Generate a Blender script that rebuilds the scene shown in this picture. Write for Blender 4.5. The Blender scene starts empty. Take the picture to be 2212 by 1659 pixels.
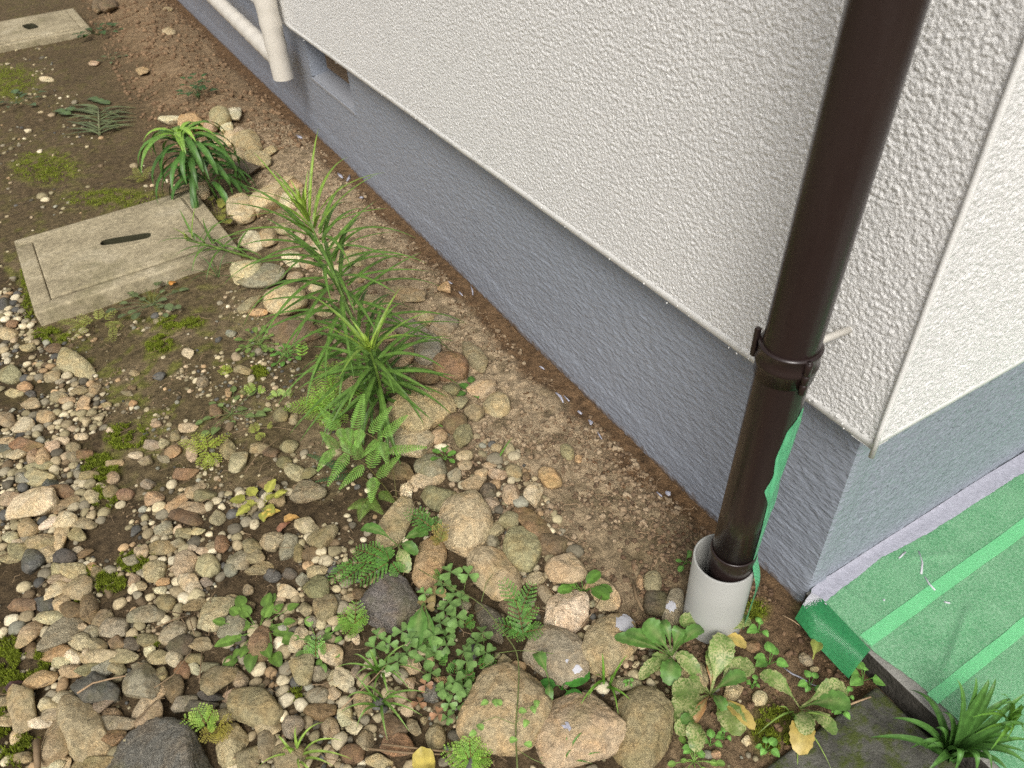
import bpy, bmesh, math, random
import numpy as np
from mathutils import Matrix, Vector

random.seed(7)
rng = np.random.default_rng(7)
scene = bpy.context.scene
COL = scene.collection

# ------------------------------------------------------------------ camera
YAW, PITCH, ROLL = 0.480267, 0.707087, -0.072691
FPX, W, H = 1592.69, 2212.0, 1659.0            # focal length in photo units, width, height
CAM = np.array([-0.691396, -0.372731, 1.055432])
_f = np.array([math.sin(YAW) * math.cos(PITCH), math.cos(YAW) * math.cos(PITCH), -math.sin(PITCH)])
_r = np.cross(_f, [0, 0, 1]); _r /= np.linalg.norm(_r)
_u = np.cross(_r, _f)
CR = math.cos(ROLL) * _r + math.sin(ROLL) * _u
CU = -math.sin(ROLL) * _r + math.cos(ROLL) * _u
CF = _f
cd = bpy.data.cameras.new('camera')
cam = bpy.data.objects.new('camera', cd); COL.objects.link(cam)
cam.matrix_world = Matrix(((CR[0], CU[0], -CF[0], CAM[0]), (CR[1], CU[1], -CF[1], CAM[1]),
                           (CR[2], CU[2], -CF[2], CAM[2]), (0, 0, 0, 1)))
cd.sensor_width = 9.8
cd.lens = 9.8 * FPX / W
cd.clip_start = 0.02; cd.clip_end = 500
cd.dof.use_dof = True; cd.dof.focus_distance = 1.30; cd.dof.aperture_fstop = 2.2
scene.camera = cam

# ------------------------------------------------------------------ light
SUN_EL, SUN_AZ = math.radians(48), math.radians(214)     # azimuth clockwise from +Y
world = bpy.data.worlds.new('World'); scene.world = world; world.use_nodes = True
wn = world.node_tree.nodes; wl = world.node_tree.links
sky = wn.new('ShaderNodeTexSky'); sky.sky_type = 'NISHITA'; sky.sun_disc = False
sky.sun_elevation = SUN_EL; sky.sun_rotation = SUN_AZ
sky.air_density = 1.0; sky.dust_density = 6.0; sky.ozone_density = 1.0
hs = wn.new('ShaderNodeHueSaturation'); hs.inputs['Saturation'].default_value = 0.22
wl.new(sky.outputs['Color'], hs.inputs['Color'])
wl.new(hs.outputs['Color'], wn['Background'].inputs['Color'])
wn['Background'].inputs['Strength'].default_value = 0.105
sd = bpy.data.lights.new('sun', 'SUN'); sd.energy = 1.6; sd.angle = math.radians(22); sd.color = (1.0, 0.96, 0.9)
sun = bpy.data.objects.new('sun', sd); COL.objects.link(sun)
sdir = Vector((math.sin(SUN_AZ) * math.cos(SUN_EL), math.cos(SUN_AZ) * math.cos(SUN_EL), math.sin(SUN_EL)))
sun.rotation_euler = sdir.to_track_quat('Z', 'Y').to_euler()
vs = scene.view_settings
vs.view_transform = 'Standard'; vs.look = 'None'; vs.gamma = 1.0; vs.use_curve_mapping = False
vs.exposure = 0.34
scene.cycles.use_denoising = False           # keeps the fine grain of plaster and stone

# ------------------------------------------------------------------ layout helpers
def ray(x, y):
    return CF + CR * (x - W / 2) / FPX - CU * (y - H / 2) / FPX
def spot(x, y, z=0.0):                # a point of the place at height z, from plan units of the survey photo
    d = ray(x, y); return CAM + d * ((z - CAM[2]) / d[2])
def rise(x, y, b):                    # the height above base b reached on the upright through b
    d = ray(x, y); dh = d[:2]; t = ((b[:2] - CAM[:2]) @ dh) / (dh @ dh)
    return CAM + d * t
def pix(P):
    d = np.asarray(P) - CAM; z = d @ CF
    return np.stack([W / 2 + FPX * (d @ CR) / z, H / 2 - FPX * (d @ CU) / z], -1)
def S(r, g, b):                       # 8 bit screen colour to linear
    f = lambda c: (c / 255 / 12.92) if c / 255 <= .04045 else ((c / 255 + .055) / 1.055) ** 2.4
    return (f(r), f(g), f(b))

_perm = rng.permutation(4096)
def _h(ix, iy, s):
    return _perm[(ix + _perm[(iy + s * 57) & 4095]) & 4095]
_ga = rng.random(4096) * 2 * np.pi
_gx, _gy = np.cos(_ga), np.sin(_ga)
def noise(x, y, s=0):                 # gradient noise about -0.7 .. 0.7
    x = np.asarray(x, float); y = np.asarray(y, float)
    x0 = np.floor(x).astype(int); y0 = np.floor(y).astype(int)
    fx = x - x0; fy = y - y0
    u = fx * fx * fx * (fx * (fx * 6 - 15) + 10); v = fy * fy * fy * (fy * (fy * 6 - 15) + 10)
    def g(i, j):
        k = _h(x0 + i, y0 + j, s); return _gx[k] * (fx - i) + _gy[k] * (fy - j)
    a = g(0, 0) * (1 - u) + g(1, 0) * u; b = g(0, 1) * (1 - u) + g(1, 1) * u
    return a * (1 - v) + b * v
def fbm(x, y, s=0, o=4):
    r = 0; a = 1.0
    for k in range(o):
        r = r + a * noise(x * 2 ** k, y * 2 ** k, s + k * 3); a *= .5
    return r
def sm(e0, e1, x):
    t = np.clip((x - e0) / (e1 - e0), 0, 1); return t * t * (3 - 2 * t)
def inpoly(px, py, poly):
    px = np.asarray(px); py = np.asarray(py); c = np.zeros(px.shape, bool); n = len(poly)
    for i in range(n):
        x1, y1 = poly[i]; x2, y2 = poly[(i + 1) % n]
        c ^= ((y1 > py) != (y2 > py)) & (px < (x2 - x1) * (py - y1) / (y2 - y1 + 1e-9) + x1)
    return c

MOSS = [(62, 610, 14, 85), (112, 728, 40, 16), (25, 1440, 60, 60), (35, 1590, 50, 70), (215, 1010, 40, 30), (225, 1080, 30, 26),
        (275, 945, 45, 28), (290, 1215, 34, 26), (240, 1262, 34, 22), (100, 363, 70, 32), (240, 430, 105, 20), (20, 180, 55, 35),
        (345, 745, 30, 20), (390, 700, 50, 14), (560, 808, 22, 12), (1672, 1575, 42, 50), (1632, 1318, 26, 22), (315, 1195, 22, 12),
        (340, 1395, 18, 8), (300, 1385, 14, 8), (642, 1505, 14, 22), (80, 1440, 30, 40), (330, 520, 60, 10), (150, 1300, 26, 20), (205, 1240, 26, 14)]
def mossmask(px, py, k=1.0):
    m = np.zeros(np.shape(px))
    for cx, cy, rx, ry in MOSS:
        m = np.maximum(m, 1.25 - ((px - cx) / (rx * k)) ** 2 - ((py - cy) / (ry * k)) ** 2)
    return np.clip(m, 0, 1)

def terrain(x, y):
    x = np.asarray(x, float); y = np.asarray(y, float)
    z = -.012 * sm(-.10, -.02, x) + .016 * np.exp(-((x + .24 + .05 * np.sin(y * 2)) / .11) ** 2) * sm(.05, .4, y)
    z = z + .03 * np.exp(-((x + .30) / .16) ** 2) * sm(2.2, 3.0, y)
    loose = np.exp(-((x + .2) / .17) ** 2)
    near = sm(-14, -2, x) * sm(14, 7, y)
    z = z + near * (.010 * noise(x * 4, y * 4, 3) + .006 * noise(x * 11, y * 11, 5) + (.002 + .005 * loose) * fbm(x * 38, y * 38, 9, 3))
    return z - .012 * sm(.05, -.15, y) * sm(-.6, -.3, x)

# ------------------------------------------------------------------ object helpers
ORG = {}
def link(o): COL.objects.link(o); return o
def thing(name, label, cat, loc=(0, 0, 0), group=None):
    o = link(bpy.data.objects.new(name, None)); o.location = loc; o.empty_display_size = .05
    ORG[o] = np.array(loc, float); return tag(o, label, cat, group)
def tag(o, label, cat, group=None):
    o['label'] = label; o['category'] = cat
    if group: o['group'] = group
    return o
def mesh(name, V, F, mats, smooth=True, col=None, matidx=None):
    me = bpy.data.meshes.new(name)
    V = np.asarray(V, np.float32); 
    if isinstance(F, np.ndarray):
        n, k = F.shape
        me.vertices.add(len(V)); me.vertices.foreach_set('co', V.ravel())
        me.loops.add(n * k); me.loops.foreach_set('vertex_index', F.astype(np.int32).ravel())
        me.polygons.add(n); me.polygons.foreach_set('loop_start', np.arange(0, n * k, k, dtype=np.int32))
        me.update(calc_edges=True)
    else:
        me.from_pydata(V.tolist(), [], F)
    for m in (mats if isinstance(mats, (list, tuple)) else [mats]): me.materials.append(m)
    me.polygons.foreach_set('use_smooth', np.full(len(me.polygons), smooth))
    if matidx is not None: me.polygons.foreach_set('material_index', np.asarray(matidx, np.int32))
    if col is not None:
        ca = me.color_attributes.new('Col', 'FLOAT_COLOR', 'POINT')
        c = np.asarray(col, np.float32)
        if c.ndim == 1: c = np.tile(c, (len(V), 1))
        c = np.concatenate([c[:, :3], np.ones((len(V), 1), np.float32)], 1)
        ca.data.foreach_set('color', c.ravel())
    me.update()
    return me
def part(name, V, F, mat, parent=None, smooth=True, col=None, matidx=None):
    V = np.asarray(V, float)
    org = ORG[parent] if parent is not None else np.zeros(3)
    o = link(bpy.data.objects.new(name, mesh(name, V - org, F, mat, smooth, col, matidx)))
    if parent is not None: o.parent = parent
    ORG[o] = org
    return o
def stuff(o, label, cat):
    o['kind'] = 'stuff'; return tag(o, label, cat)
def grid(nu, nv):
    i = np.arange(nu * nv).reshape(nu, nv)
    return np.stack([i[:-1, :-1], i[1:, :-1], i[1:, 1:], i[:-1, 1:]], -1).reshape(-1, 4)
def box(x0, x1, y0, y1, z0, z1):
    V = [(x, y, z) for x in (x0, x1) for y in (y0, y1) for z in (z0, z1)]
    F = [(0, 1, 3, 2), (4, 6, 7, 5), (0, 4, 5, 1), (2, 3, 7, 6), (0, 2, 6, 4), (1, 5, 7, 3)]
    return np.array(V, float), F
def bevbox(x0, x1, y0, y1, z0, z1, b=.004, seg=2):
    bm = bmesh.new(); V, F = box(x0, x1, y0, y1, z0, z1)
    vs_ = [bm.verts.new(v) for v in V]
    for f in F: bm.faces.new([vs_[i] for i in f])
    bmesh.ops.recalc_face_normals(bm, faces=bm.faces)
    bmesh.ops.bevel(bm, geom=list(bm.edges), offset=b, segments=seg, affect='EDGES', profile=.6)
    V = np.array([v.co[:] for v in bm.verts]); bm.verts.index_update()
    F = [[v.index for v in f.verts] for f in bm.faces]; bm.free(); return V, F
def tube(P, R, n=8, cap=True):
    P = np.asarray(P, float); m = len(P); R = np.broadcast_to(np.asarray(R, float), (m,))
    T = np.gradient(P, axis=0); T /= np.linalg.norm(T, axis=1)[:, None] + 1e-12
    ref = np.array([0.3, 0.5, .81]); 
    if abs(T[0] @ ref) > .9: ref = np.array([1., 0, 0])
    V = []; a = np.linspace(0, 2 * np.pi, n, endpoint=False)
    for i in range(m):
        s = np.cross(T[i], ref); s /= np.linalg.norm(s) + 1e-12; t = np.cross(T[i], s)
        V.append(P[i] + R[i] * (np.cos(a)[:, None] * s + np.sin(a)[:, None] * t)); 
    V = np.concatenate(V); F = []
    for i in range(m - 1):
        for j in range(n):
            k = (j + 1) % n; F.append((i * n + j, i * n + k, (i + 1) * n + k, (i + 1) * n + j))
    if cap: F.append(tuple(range(n - 1, -1, -1))); F.append(tuple(range((m - 1) * n, m * n)))
    return V, F
def lathe(prof, cx, cy, n=48, closed=False):
    prof = np.asarray(prof, float); a = np.linspace(0, 2 * np.pi, n, endpoint=False)
    V = np.concatenate([np.stack([cx(z) + r * np.cos(a), cy(z) + r * np.sin(a), np.full(n, z)], 1) for r, z in prof])
    F = []; m = len(prof)
    for i in range(m if closed else m - 1):
        i2 = (i + 1) % m
        for j in range(n):
            k = (j + 1) % n; F.append((i * n + j, i * n + k, i2 * n + k, i2 * n + j))
    return V, F
def merge(*VF):
    Vs, Fs, k = [], [], 0
    for V, F in VF:
        Vs.append(np.asarray(V, float)); Fs += [tuple(int(i) + k for i in f) for f in F]; k += len(V)
    return np.concatenate(Vs), Fs
def bez(p0, p1, p2, n):
    t = np.linspace(0, 1, n)[:, None]
    return (1 - t) ** 2 * p0 + 2 * t * (1 - t) * p1 + t * t * p2

# ------------------------------------------------------------------ materials
class NT:
    def __init__(s, name):
        s.m = bpy.data.materials.new(name); s.m.use_nodes = True
        s.n = s.m.node_tree.nodes; s.l = s.m.node_tree.links; s.b = s.n['Principled BSDF']
    def new(s, t, **k):
        o = s.n.new(t)
        for a, v in k.items(): setattr(o, a, v)
        return o
    def pos(s, sc=(1, 1, 1), obj=False):
        mp = s.new('ShaderNodeMapping'); mp.inputs['Scale'].default_value = sc
        if obj: s.l.new(s.new('ShaderNodeTexCoord').outputs['Object'], mp.inputs['Vector'])
        else: s.l.new(s.new('ShaderNodeNewGeometry').outputs['Position'], mp.inputs['Vector'])
        return mp.outputs['Vector']
    def noise(s, scale, detail=4, rough=.55, vec=None, dist=0):
        o = s.new('ShaderNodeTexNoise'); o.inputs['Scale'].default_value = scale; o.inputs['Detail'].default_value = detail
        o.inputs['Roughness'].default_value = rough; o.inputs['Distortion'].default_value = dist
        s.l.new(vec if vec is not None else s.pos(), o.inputs['Vector']); return o.outputs['Fac']
    def ramp(s, fac, stops):
        r = s.new('ShaderNodeValToRGB'); e = r.color_ramp.elements
        while len(e) < len(stops): e.new(.5)
        for q, (p, c) in zip(e, stops):
            q.position = p; q.color = (*(c if isinstance(c, tuple) else (c, c, c)), 1)
        s.l.new(fac, r.inputs[0]); return r.outputs[0]
    def mix(s, a, b, fac, mode='MIX'):
        m = s.new('ShaderNodeMix', data_type='RGBA', blend_type=mode)
        for sock, v in ((m.inputs[6], a), (m.inputs[7], b), (m.inputs[0], fac)):
            if hasattr(v, 'is_linked'): s.l.new(v, sock)
            elif isinstance(v, tuple): sock.default_value = (*v, 1)
            else: sock.default_value = v
        return m.outputs[2]
    def math(s, op, a, b=0.0):
        m = s.new('ShaderNodeMath', operation=op)
        for sock, v in ((m.inputs[0], a), (m.inputs[1], b)):
            if hasattr(v, 'is_linked'): s.l.new(v, sock)
            else: sock.default_value = v
        return m.outputs[0]
    def vcol(s):
        a = s.new('ShaderNodeAttribute', attribute_name='Col'); return a.outputs['Color']
    def base(s, c):
        if hasattr(c, 'is_linked'): s.l.new(c, s.b.inputs['Base Color'])
        else: s.b.inputs['Base Color'].default_value = (*c, 1)
    def rough(s, v):
        if hasattr(v, 'is_linked'): s.l.new(v, s.b.inputs['Roughness'])
        else: s.b.inputs['Roughness'].default_value = v
    def spec(s, v): s.b.inputs['Specular IOR Level'].default_value = v
    def bump(s, h, strength=.5, dist=.002, prev=None):
        b = s.new('ShaderNodeBump'); b.inputs['Strength'].default_value = strength; b.inputs['Distance'].default_value = dist
        s.l.new(h, b.inputs['Height'])
        if prev is not None: s.l.new(prev, b.inputs['Normal'])
        s.l.new(b.outputs[0], s.b.inputs['Normal']); return b.outputs[0]

def m_soil():
    t = NT('soil'); v = t.vcol()
    n1 = t.noise(60, 5, .65); n2 = t.noise(420, 3, .6)
    c = t.mix(v, t.ramp(n1, [(.3, .45), (.7, 1.6)]), 1.0, 'MULTIPLY')
    c = t.mix(c, t.ramp(n2, [(.3, .6), (.7, 1.4)]), 1.0, 'MULTIPLY')
    t.base(c); t.rough(.92); t.spec(.2)
    p = t.bump(t.noise(130, 5, .7), .9, .0075); t.bump(n2, .6, .002, p); return t.m
def m_vstone(name, bumpd=.0012):          # small stones and clods, colour per piece
    t = NT(name); n1 = t.noise(160, 5, .7)
    c = t.mix(t.vcol(), t.ramp(n1, [(.3, .62), (.72, 1.35)]), 1.0, 'MULTIPLY')
    t.base(c); t.rough(.85); t.spec(.25); t.bump(t.noise(500, 4, .7), .6, bumpd); return t.m
def m_stone(name='stone', speck=.32, bumpd=.0016):
    t = NT(name); oi = t.new('ShaderNodeObjectInfo')
    ad = t.new('ShaderNodeVectorMath', operation='MULTIPLY_ADD')
    cb = t.new('ShaderNodeCombineXYZ')
    for i in range(3): t.l.new(oi.outputs['Random'], cb.inputs[i])
    ad.inputs[1].default_value = (7.3, 3.1, 5.7)
    t.l.new(cb.outputs[0], ad.inputs[0]); t.l.new(t.pos(), ad.inputs[2]); P = ad.outputs[0]
    big = t.noise(26, 4, .6, P, .6); mid = t.noise(110, 5, .7, P); fine = t.noise(750, 3, .6, P)
    base = oi.outputs['Color']
    c = t.mix(base, t.mix(base, (1.12, .92, .72), .6, 'MULTIPLY'), t.ramp(big, [(.44, 0.), (.66, 1.)]))
    c = t.mix(c, t.ramp(mid, [(.28, .60), (.5, .97), (.72, 1.36)]), 1.0, 'MULTIPLY')
    rf = t.new('ShaderNodeMath', operation='FRACT'); t.l.new(t.math('MULTIPLY', oi.outputs['Random'], 13.7), rf.inputs[0])
    c = t.mix(c, t.ramp(fine, [(.36, 1 - speck * 1.7), (.5, 1.), (.66, 1 + speck * 2.2)]), t.math('ADD', t.math('MULTIPLY', rf.outputs[0], .8), .2), 'MULTIPLY')
    vn = t.noise(48, 2, .5, P, 2.2); c = t.mix(c, t.mix(c, (1.5, 1.42, 1.3), 1.0, 'MULTIPLY'), t.ramp(vn, [(.485, 0.), (.5, .8), (.515, 0.)]))
    # thin green film of algae on parts of the upper side
    alg = t.math('MULTIPLY', t.ramp(t.noise(15, 3, .6, P), [(.5, 0.), (.72, 1.)]), .38)
    c = t.mix(c, (.15, .15, .045), alg)
    t.base(c); t.rough(t.ramp(mid, [(.3, .62), (.7, .92)])); t.spec(.3)
    p = t.bump(t.noise(55, 4, .65, P, .4), .6, .012); p = t.bump(mid, .7, .006, p); t.bump(fine, .7, bumpd, p); return t.m
def m_stucco(name, c0, ext=.0, spec=.3):
    t = NT(name); n = t.noise(9, 3); g = t.noise(290, 3.5, .62)
    c = t.mix(c0, tuple(x * .94 for x in c0), n)
    t.base(c); t.rough(.5); t.spec(spec)
    t.bump(t.ramp(g, [(.36, 0.), (.64, 1.)]), .7, ext or .0014); return t.m
def m_found():
    t = NT('foundation_paint'); n = t.noise(7, 3)
    c = t.mix((.262, .288, .338), (.30, .328, .378), n)
    # soil splashed on the lowest ragged edge of the paint
    z = t.new('ShaderNodeSeparateXYZ'); t.l.new(t.pos(), z.inputs[0])
    e = t.math('ADD', z.outputs['Z'], t.math('MULTIPLY', t.noise(60, 5, .7), -.05))
    k = t.ramp(t.math('MULTIPLY', t.math('ADD', e, .05), 10), [(.10, 1.), (.20, .55), (.27, 0.)])
    c = t.mix(c, (.13, .085, .05), k)
    t.base(c); t.rough(t.ramp(t.noise(30, 4), [(.3, .30), (.7, .48)])); t.spec(.5)
    g = t.noise(125, 1.0, .5, t.pos((1.0, .45, 1.2)), .4)
    t.bump(t.ramp(g, [(.36, 0.), (.5, .35), (.66, 1.)]), .5, .0018); return t.m
def m_pipe():
    t = NT('dark_brown_pvc'); s = t.noise(26, 4, .6, t.pos((1, 1, .12))); f = t.noise(120, 5, .7)
    c = t.mix((.021, .0125, .0115), (.030, .020, .018), t.ramp(s, [(.45, 0.), (.75, 1.)]))
    c = t.mix(c, (.075, .068, .062), t.ramp(t.noise(38, 6, .75), [(.70, 0.), (.82, .35)]))
    t.base(c); t.rough(t.ramp(f, [(.3, .20), (.7, .32)])); t.spec(.5); return t.m
def m_plain(name, c, rough=.5, spec=.4, var=.12, nscale=40, bump=0, bscale=300, metal=0):
    t = NT(name); n = t.noise(nscale, 4)
    t.base(t.mix(tuple(x * (1 - var) for x in c), tuple(min(1, x * (1 + var)) for x in c), n)); t.rough(rough); t.spec(spec)
    t.b.inputs['Metallic'].default_value = metal
    if bump: t.bump(t.noise(bscale, 4, .6), .5, bump)
    return t.m
def m_concrete():
    t = NT('old_concrete'); a = t.noise(8, 5, .65); b = t.noise(70, 5, .7); f = t.noise(600, 3, .65)
    c = t.ramp(a, [(.3, (.28, .235, .15)), (.55, (.44, .375, .245)), (.75, (.52, .455, .32))])
    c = t.mix(c, t.ramp(b, [(.3, .62), (.65, 1.2)]), 1.0, 'MULTIPLY')
    c = t.mix(c, t.ramp(f, [(.35, .6), (.6, 1.0), (.7, 1.5)]), .8, 'MULTIPLY')
    c = t.mix(c, (.10, .095, .03), t.math('MULTIPLY', t.ramp(t.noise(5, 4, .7), [(.52, 0.), (.7, 1.)]), .5))
    t.base(c); t.rough(.93); t.spec(.2); p = t.bump(b, .4, .004); t.bump(f, .7, .0018, p); return t.m
def m_slab():
    t = NT('mossy_concrete'); a = t.noise(14, 5, .7); f = t.noise(420, 3, .7); g = t.noise(30, 5, .75)
    c = t.ramp(a, [(.35, (.055, .053, .044)), (.55, (.12, .117, .098)), (.8, (.20, .195, .165))])
    c = t.mix(c, (.07, .09, .016), t.ramp(g, [(.46, 0.), (.60, .9)]))
    c = t.mix(c, (.32, .31, .26), t.ramp(f, [(.66, 0.), (.74, .8)]))
    t.base(c); t.rough(.9); t.spec(.25); p = t.bump(g, .7, .008); t.bump(f, .7, .002, p); return t.m
def m_leaf(name, transl=.28, rough=.42, spot_=None):
    t = NT(name); v = t.vcol(); n = t.noise(90, 3, .6)
    c = t.mix(v, t.ramp(n, [(.3, .72), (.7, 1.25)]), 1.0, 'MULTIPLY')
    if spot_:
        k = t.ramp(t.noise(420, 3, .6), [(.43, 0.), (.53, 1.)])
        k = t.math('MULTIPLY', k, t.ramp(t.noise(55, 3, .6), [(.38, .10), (.58, .9)]))
        c = t.mix(c, spot_, k)
    t.base(c); t.rough(rough); t.spec(.4); t.bump(t.noise(330, 2), .25, .0012)
    tr = t.new('ShaderNodeBsdfTranslucent'); ms = t.new('ShaderNodeMixShader'); ms.inputs[0].default_value = transl
    t.l.new(t.mix(c, (1.2, 1.15, .6), 1.0, 'MULTIPLY'), tr.inputs['Color'])
    out = t.n['Material Output']
    t.l.new(t.b.outputs[0], ms.inputs[1]); t.l.new(tr.outputs[0], ms.inputs[2]); t.l.new(ms.outputs[0], out.inputs['Surface'])
    return t.m
def m_sheet(name, lo, hi, alpha=.8):
    t = NT(name)
    n = t.math('ADD', t.math('MULTIPLY', t.noise(330, 3, .7), .75), t.math('MULTIPLY', t.noise(22, 4, .6), .25))
    c = t.ramp(n, [(.36, lo), (.66, hi)]); t.base(c); t.rough(.21); t.spec(.5)
    w1 = t.new('ShaderNodeTexWave', wave_type='BANDS', bands_direction='X'); w2 = t.new('ShaderNodeTexWave', wave_type='BANDS', bands_direction='Y')
    for w in (w1, w2): w.inputs['Scale'].default_value = 165; t.l.new(t.pos(), w.inputs['Vector'])
    h = t.math('MAXIMUM', w1.outputs['Fac'], w2.outputs['Fac'])
    t.bump(h, .5, .0006)
    t.base(t.mix(c, t.ramp(h, [(.2, .72), (.9, 1.1)]), 1.0, 'MULTIPLY'))
    tp = t.new('ShaderNodeBsdfTransparent'); ms = t.new('ShaderNodeMixShader'); ms.inputs[0].default_value = alpha
    tp.inputs['Color'].default_value = (.55, .9, .62, 1)
    t.l.new(tp.outputs[0], ms.inputs[1]); t.l.new(t.b.outputs[0], ms.inputs[2]); t.l.new(ms.outputs[0], t.n['Material Output'].inputs['Surface'])
    return t.m

SOIL = m_soil(); STONE = m_stone(); GRANITE = m_stone('speckled_stone', .62, .0026); VST = m_vstone('gravel_stone'); CLOD = m_vstone('soil_clod', .003)
STUCCO = m_stucco('stucco', (.82, .81, .785)); STUCCO2 = m_stucco('stucco_upper', (.82, .81, .785), .003)
TRIM = m_plain('painted_trim', (.76, .75, .72), .5, .4, .06, 30, .0008, 500)
FOUND = m_found(); CONC = m_concrete(); SLABM = m_slab()
DARKPIPE = m_pipe()
GREYPVC = m_plain('grey_pvc', (.37, .37, .345), .38, .45, .10, 22)
WHITEROD = m_plain('white_painted_rod', (.62, .59, .53), .45)
WRAP = m_plain('wrapped_pipe_tape', (.64, .60, .53), .38, .5, .12, 18, .0015, 60)
BLACKV = m_plain('vent_grille_metal', (.06, .045, .035), .6)
PAINT = m_plain('wet_grey_paint', (.37, .37, .43), .14, .5, .22, 90, .005, 110)
PAINTW = m_plain('white_paint', (.52, .52, .55), .3, .5, .08, 90)
SHEET = m_sheet('green_masking_film', (.10, .36, .155), (.34, .62, .38), .74)
SHEETD = m_sheet('green_mesh_flap', (.022, .20, .065), (.05, .29, .105), .82)
SHEETL = m_sheet('green_tape', (.14, .54, .22), (.22, .64, .31), .93)
TAPEM = m_sheet('green_tape_strip', (.09, .42, .20), (.15, .50, .26), .95)
LEAF = m_leaf('leaf', .18); FERN = m_leaf('fern_leaf', .35, .5); VARI = m_leaf('mottled_leaf', .22, .4, (.50, .49, .23))
TWIG = m_plain('dry_twig', (.22, .155, .09), .8, .2, .3, 120)
ROOT = m_plain('root_fibre', (.36, .25, .15), .85, .2, .25, 200)
MOSSM = m_leaf('moss', .25, .7)
# ------------------------------------------------------------------ ground
def axis(dense, out):
    return np.concatenate([-np.geomspace(out, 1.2, 14) + dense[0] + 1.1, dense, dense[-1] + np.geomspace(.1, out, 16)])
xs = axis(np.arange(-1.50, .06, .0068), 90)
yd = [-.62]
while yd[-1] < 6.3: yd.append(yd[-1] + max(.006, .0062 * (yd[-1] + .1)))
ys = axis(np.array(yd), 90)
GX, GY = np.meshgrid(xs, ys, indexing='ij')
GZ = terrain(GX, GY)
gp = pix(np.stack([GX, GY, GZ], -1))
n_lo = fbm(GX * 5, GY * 5, 21, 4); n_md = fbm(GX * 22, GY * 22, 31, 3)
dark = np.array(S(94, 82, 58)); mid = np.array(S(122, 107, 82)); loose = np.array(S(166, 147, 119)); wet = np.array(S(100, 76, 52)); far = np.array(S(126, 104, 78))
c = dark + (mid - dark) * sm(-.3, .4, n_lo)[..., None]
k = sm(-.42, -.28, GX + .12 * n_lo) ; c = c + (loose - c) * (k * (.35 + .65 * sm(-.35, .15, n_md + .1)) * (.35 + .65 * sm(.12, .5, GY + .25 * n_lo)))[..., None]
k = sm(1.9, 3.0, GY + .3 * n_lo) * sm(-.75, -.35, GX + .15 * n_lo); c = c + (far - c) * (.8 * k)[..., None]
k = sm(-.085, -.045, GX + .05 * n_lo + .02 * n_md); c = c + (wet - c) * (.9 * k)[..., None]
k = sm(.25, -.05, GY) * sm(-.5, -.2, GX); c = c + (np.array(S(106, 86, 64)) - c) * (.8 * k)[..., None]
mm = mossmask(gp[..., 0], gp[..., 1], 1.35) * sm(-.35, .15, n_md); c = c + (np.array(S(104, 108, 36)) - c) * (.8 * mm)[..., None]
k = sm(-.45, -.75, GX) * sm(.7, 1.1, GY) * sm(.0, .35, n_md + .6 * n_lo); c = c + (np.array(S(104, 106, 46)) - c) * (.8 * k)[..., None]
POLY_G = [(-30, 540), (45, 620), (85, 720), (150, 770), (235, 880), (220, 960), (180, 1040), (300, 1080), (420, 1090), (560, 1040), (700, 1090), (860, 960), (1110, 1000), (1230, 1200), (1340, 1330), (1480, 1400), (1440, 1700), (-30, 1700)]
k = inpoly(gp[..., 0], gp[..., 1], POLY_G) * 1.0; c = c + (np.array(S(74, 61, 44)) - c) * (.85 * k)[..., None]  # dark soil under the gravel, deepened to paint shade into the gaps
k = sm(1.9, 2.4, GY + .4 * n_lo) * sm(-.38, -.52, GX + .1 * n_lo); c = c + (np.array(S(88, 74, 53)) - c) * (.75 * k * (1 - mm))[..., None]
outer = sm(-1.5, -3, GX) + sm(6.2, 9, GY) + sm(-.6, -2, GY); outer = np.clip(outer, 0, 1)[..., None]
c = c * (1 - outer) + np.array(S(118, 104, 80)) * outer
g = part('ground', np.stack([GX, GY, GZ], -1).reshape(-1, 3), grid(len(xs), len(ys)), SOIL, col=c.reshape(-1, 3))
g['kind'] = 'structure'

# ------------------------------------------------------------------ house
SH, SO = .394, .038                        # height of the cladding's lower edge, its overhang
LA, LB, TOP = 7.0, 5.0, 3.1
house = thing('house', 'house corner with cream stucco walls above a grey painted foundation', 'house', (0, 0, 0))
def stucco_grid(us, zs, flip, seed, amp):
    U, Z = np.meshgrid(us, zs, indexing='ij')
    h = noise(U / .0043, Z / .0043, seed) * 1.0 + noise(U / .0070, Z / .0070, seed + 8) * .6
    h = np.clip(h, -.55, 1.0)
    edge = sm(zs[0], zs[0] + .004, Z)
    d = amp * h * (.5 + .5 * edge)
    Z2 = Z + (1 - sm(zs[0], zs[0] + .010, Z)) * .0035 * (noise(U / .007, U * 0 + 3.3, seed + 2) + .6 * noise(U / .03, U * 0 + 7.7, seed + 3))
    return U, Z2, d
def step_axis(a, b, s0, k):
    r = [a]
    while r[-1] < b: r.append(r[-1] + s0 + k * (r[-1] - a))
    r[-1] = b; return np.array(r)
ZT = 1.02
zs = np.arange(SH + .0188, ZT, .00155)
us = step_axis(-SO + .0005, 3.0, .00155, .0010)
U, Z, d = stucco_grid(us, zs, 0, 41, .0019)
wa = part('stucco_wall', np.stack([-SO - d, U, Z], -1).reshape(-1, 3), grid(len(us), len(zs))[:, ::-1].copy(), STUCCO, house)
wa['label'] = 'long cream stucco wall face behind the downpipe'
us2 = step_axis(-SO + .0005, .68, .00155, .0016)
U, Z, d = stucco_grid(us2, zs, 0, 61, .0019)
wb = part('stucco_wall', np.stack([U, -SO - d, Z], -1).reshape(-1, 3), grid(len(us2), len(zs)), STUCCO, house)
wb['label'] = 'cream stucco wall face right of the corner bead'
ztop = zs[-1]
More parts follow.
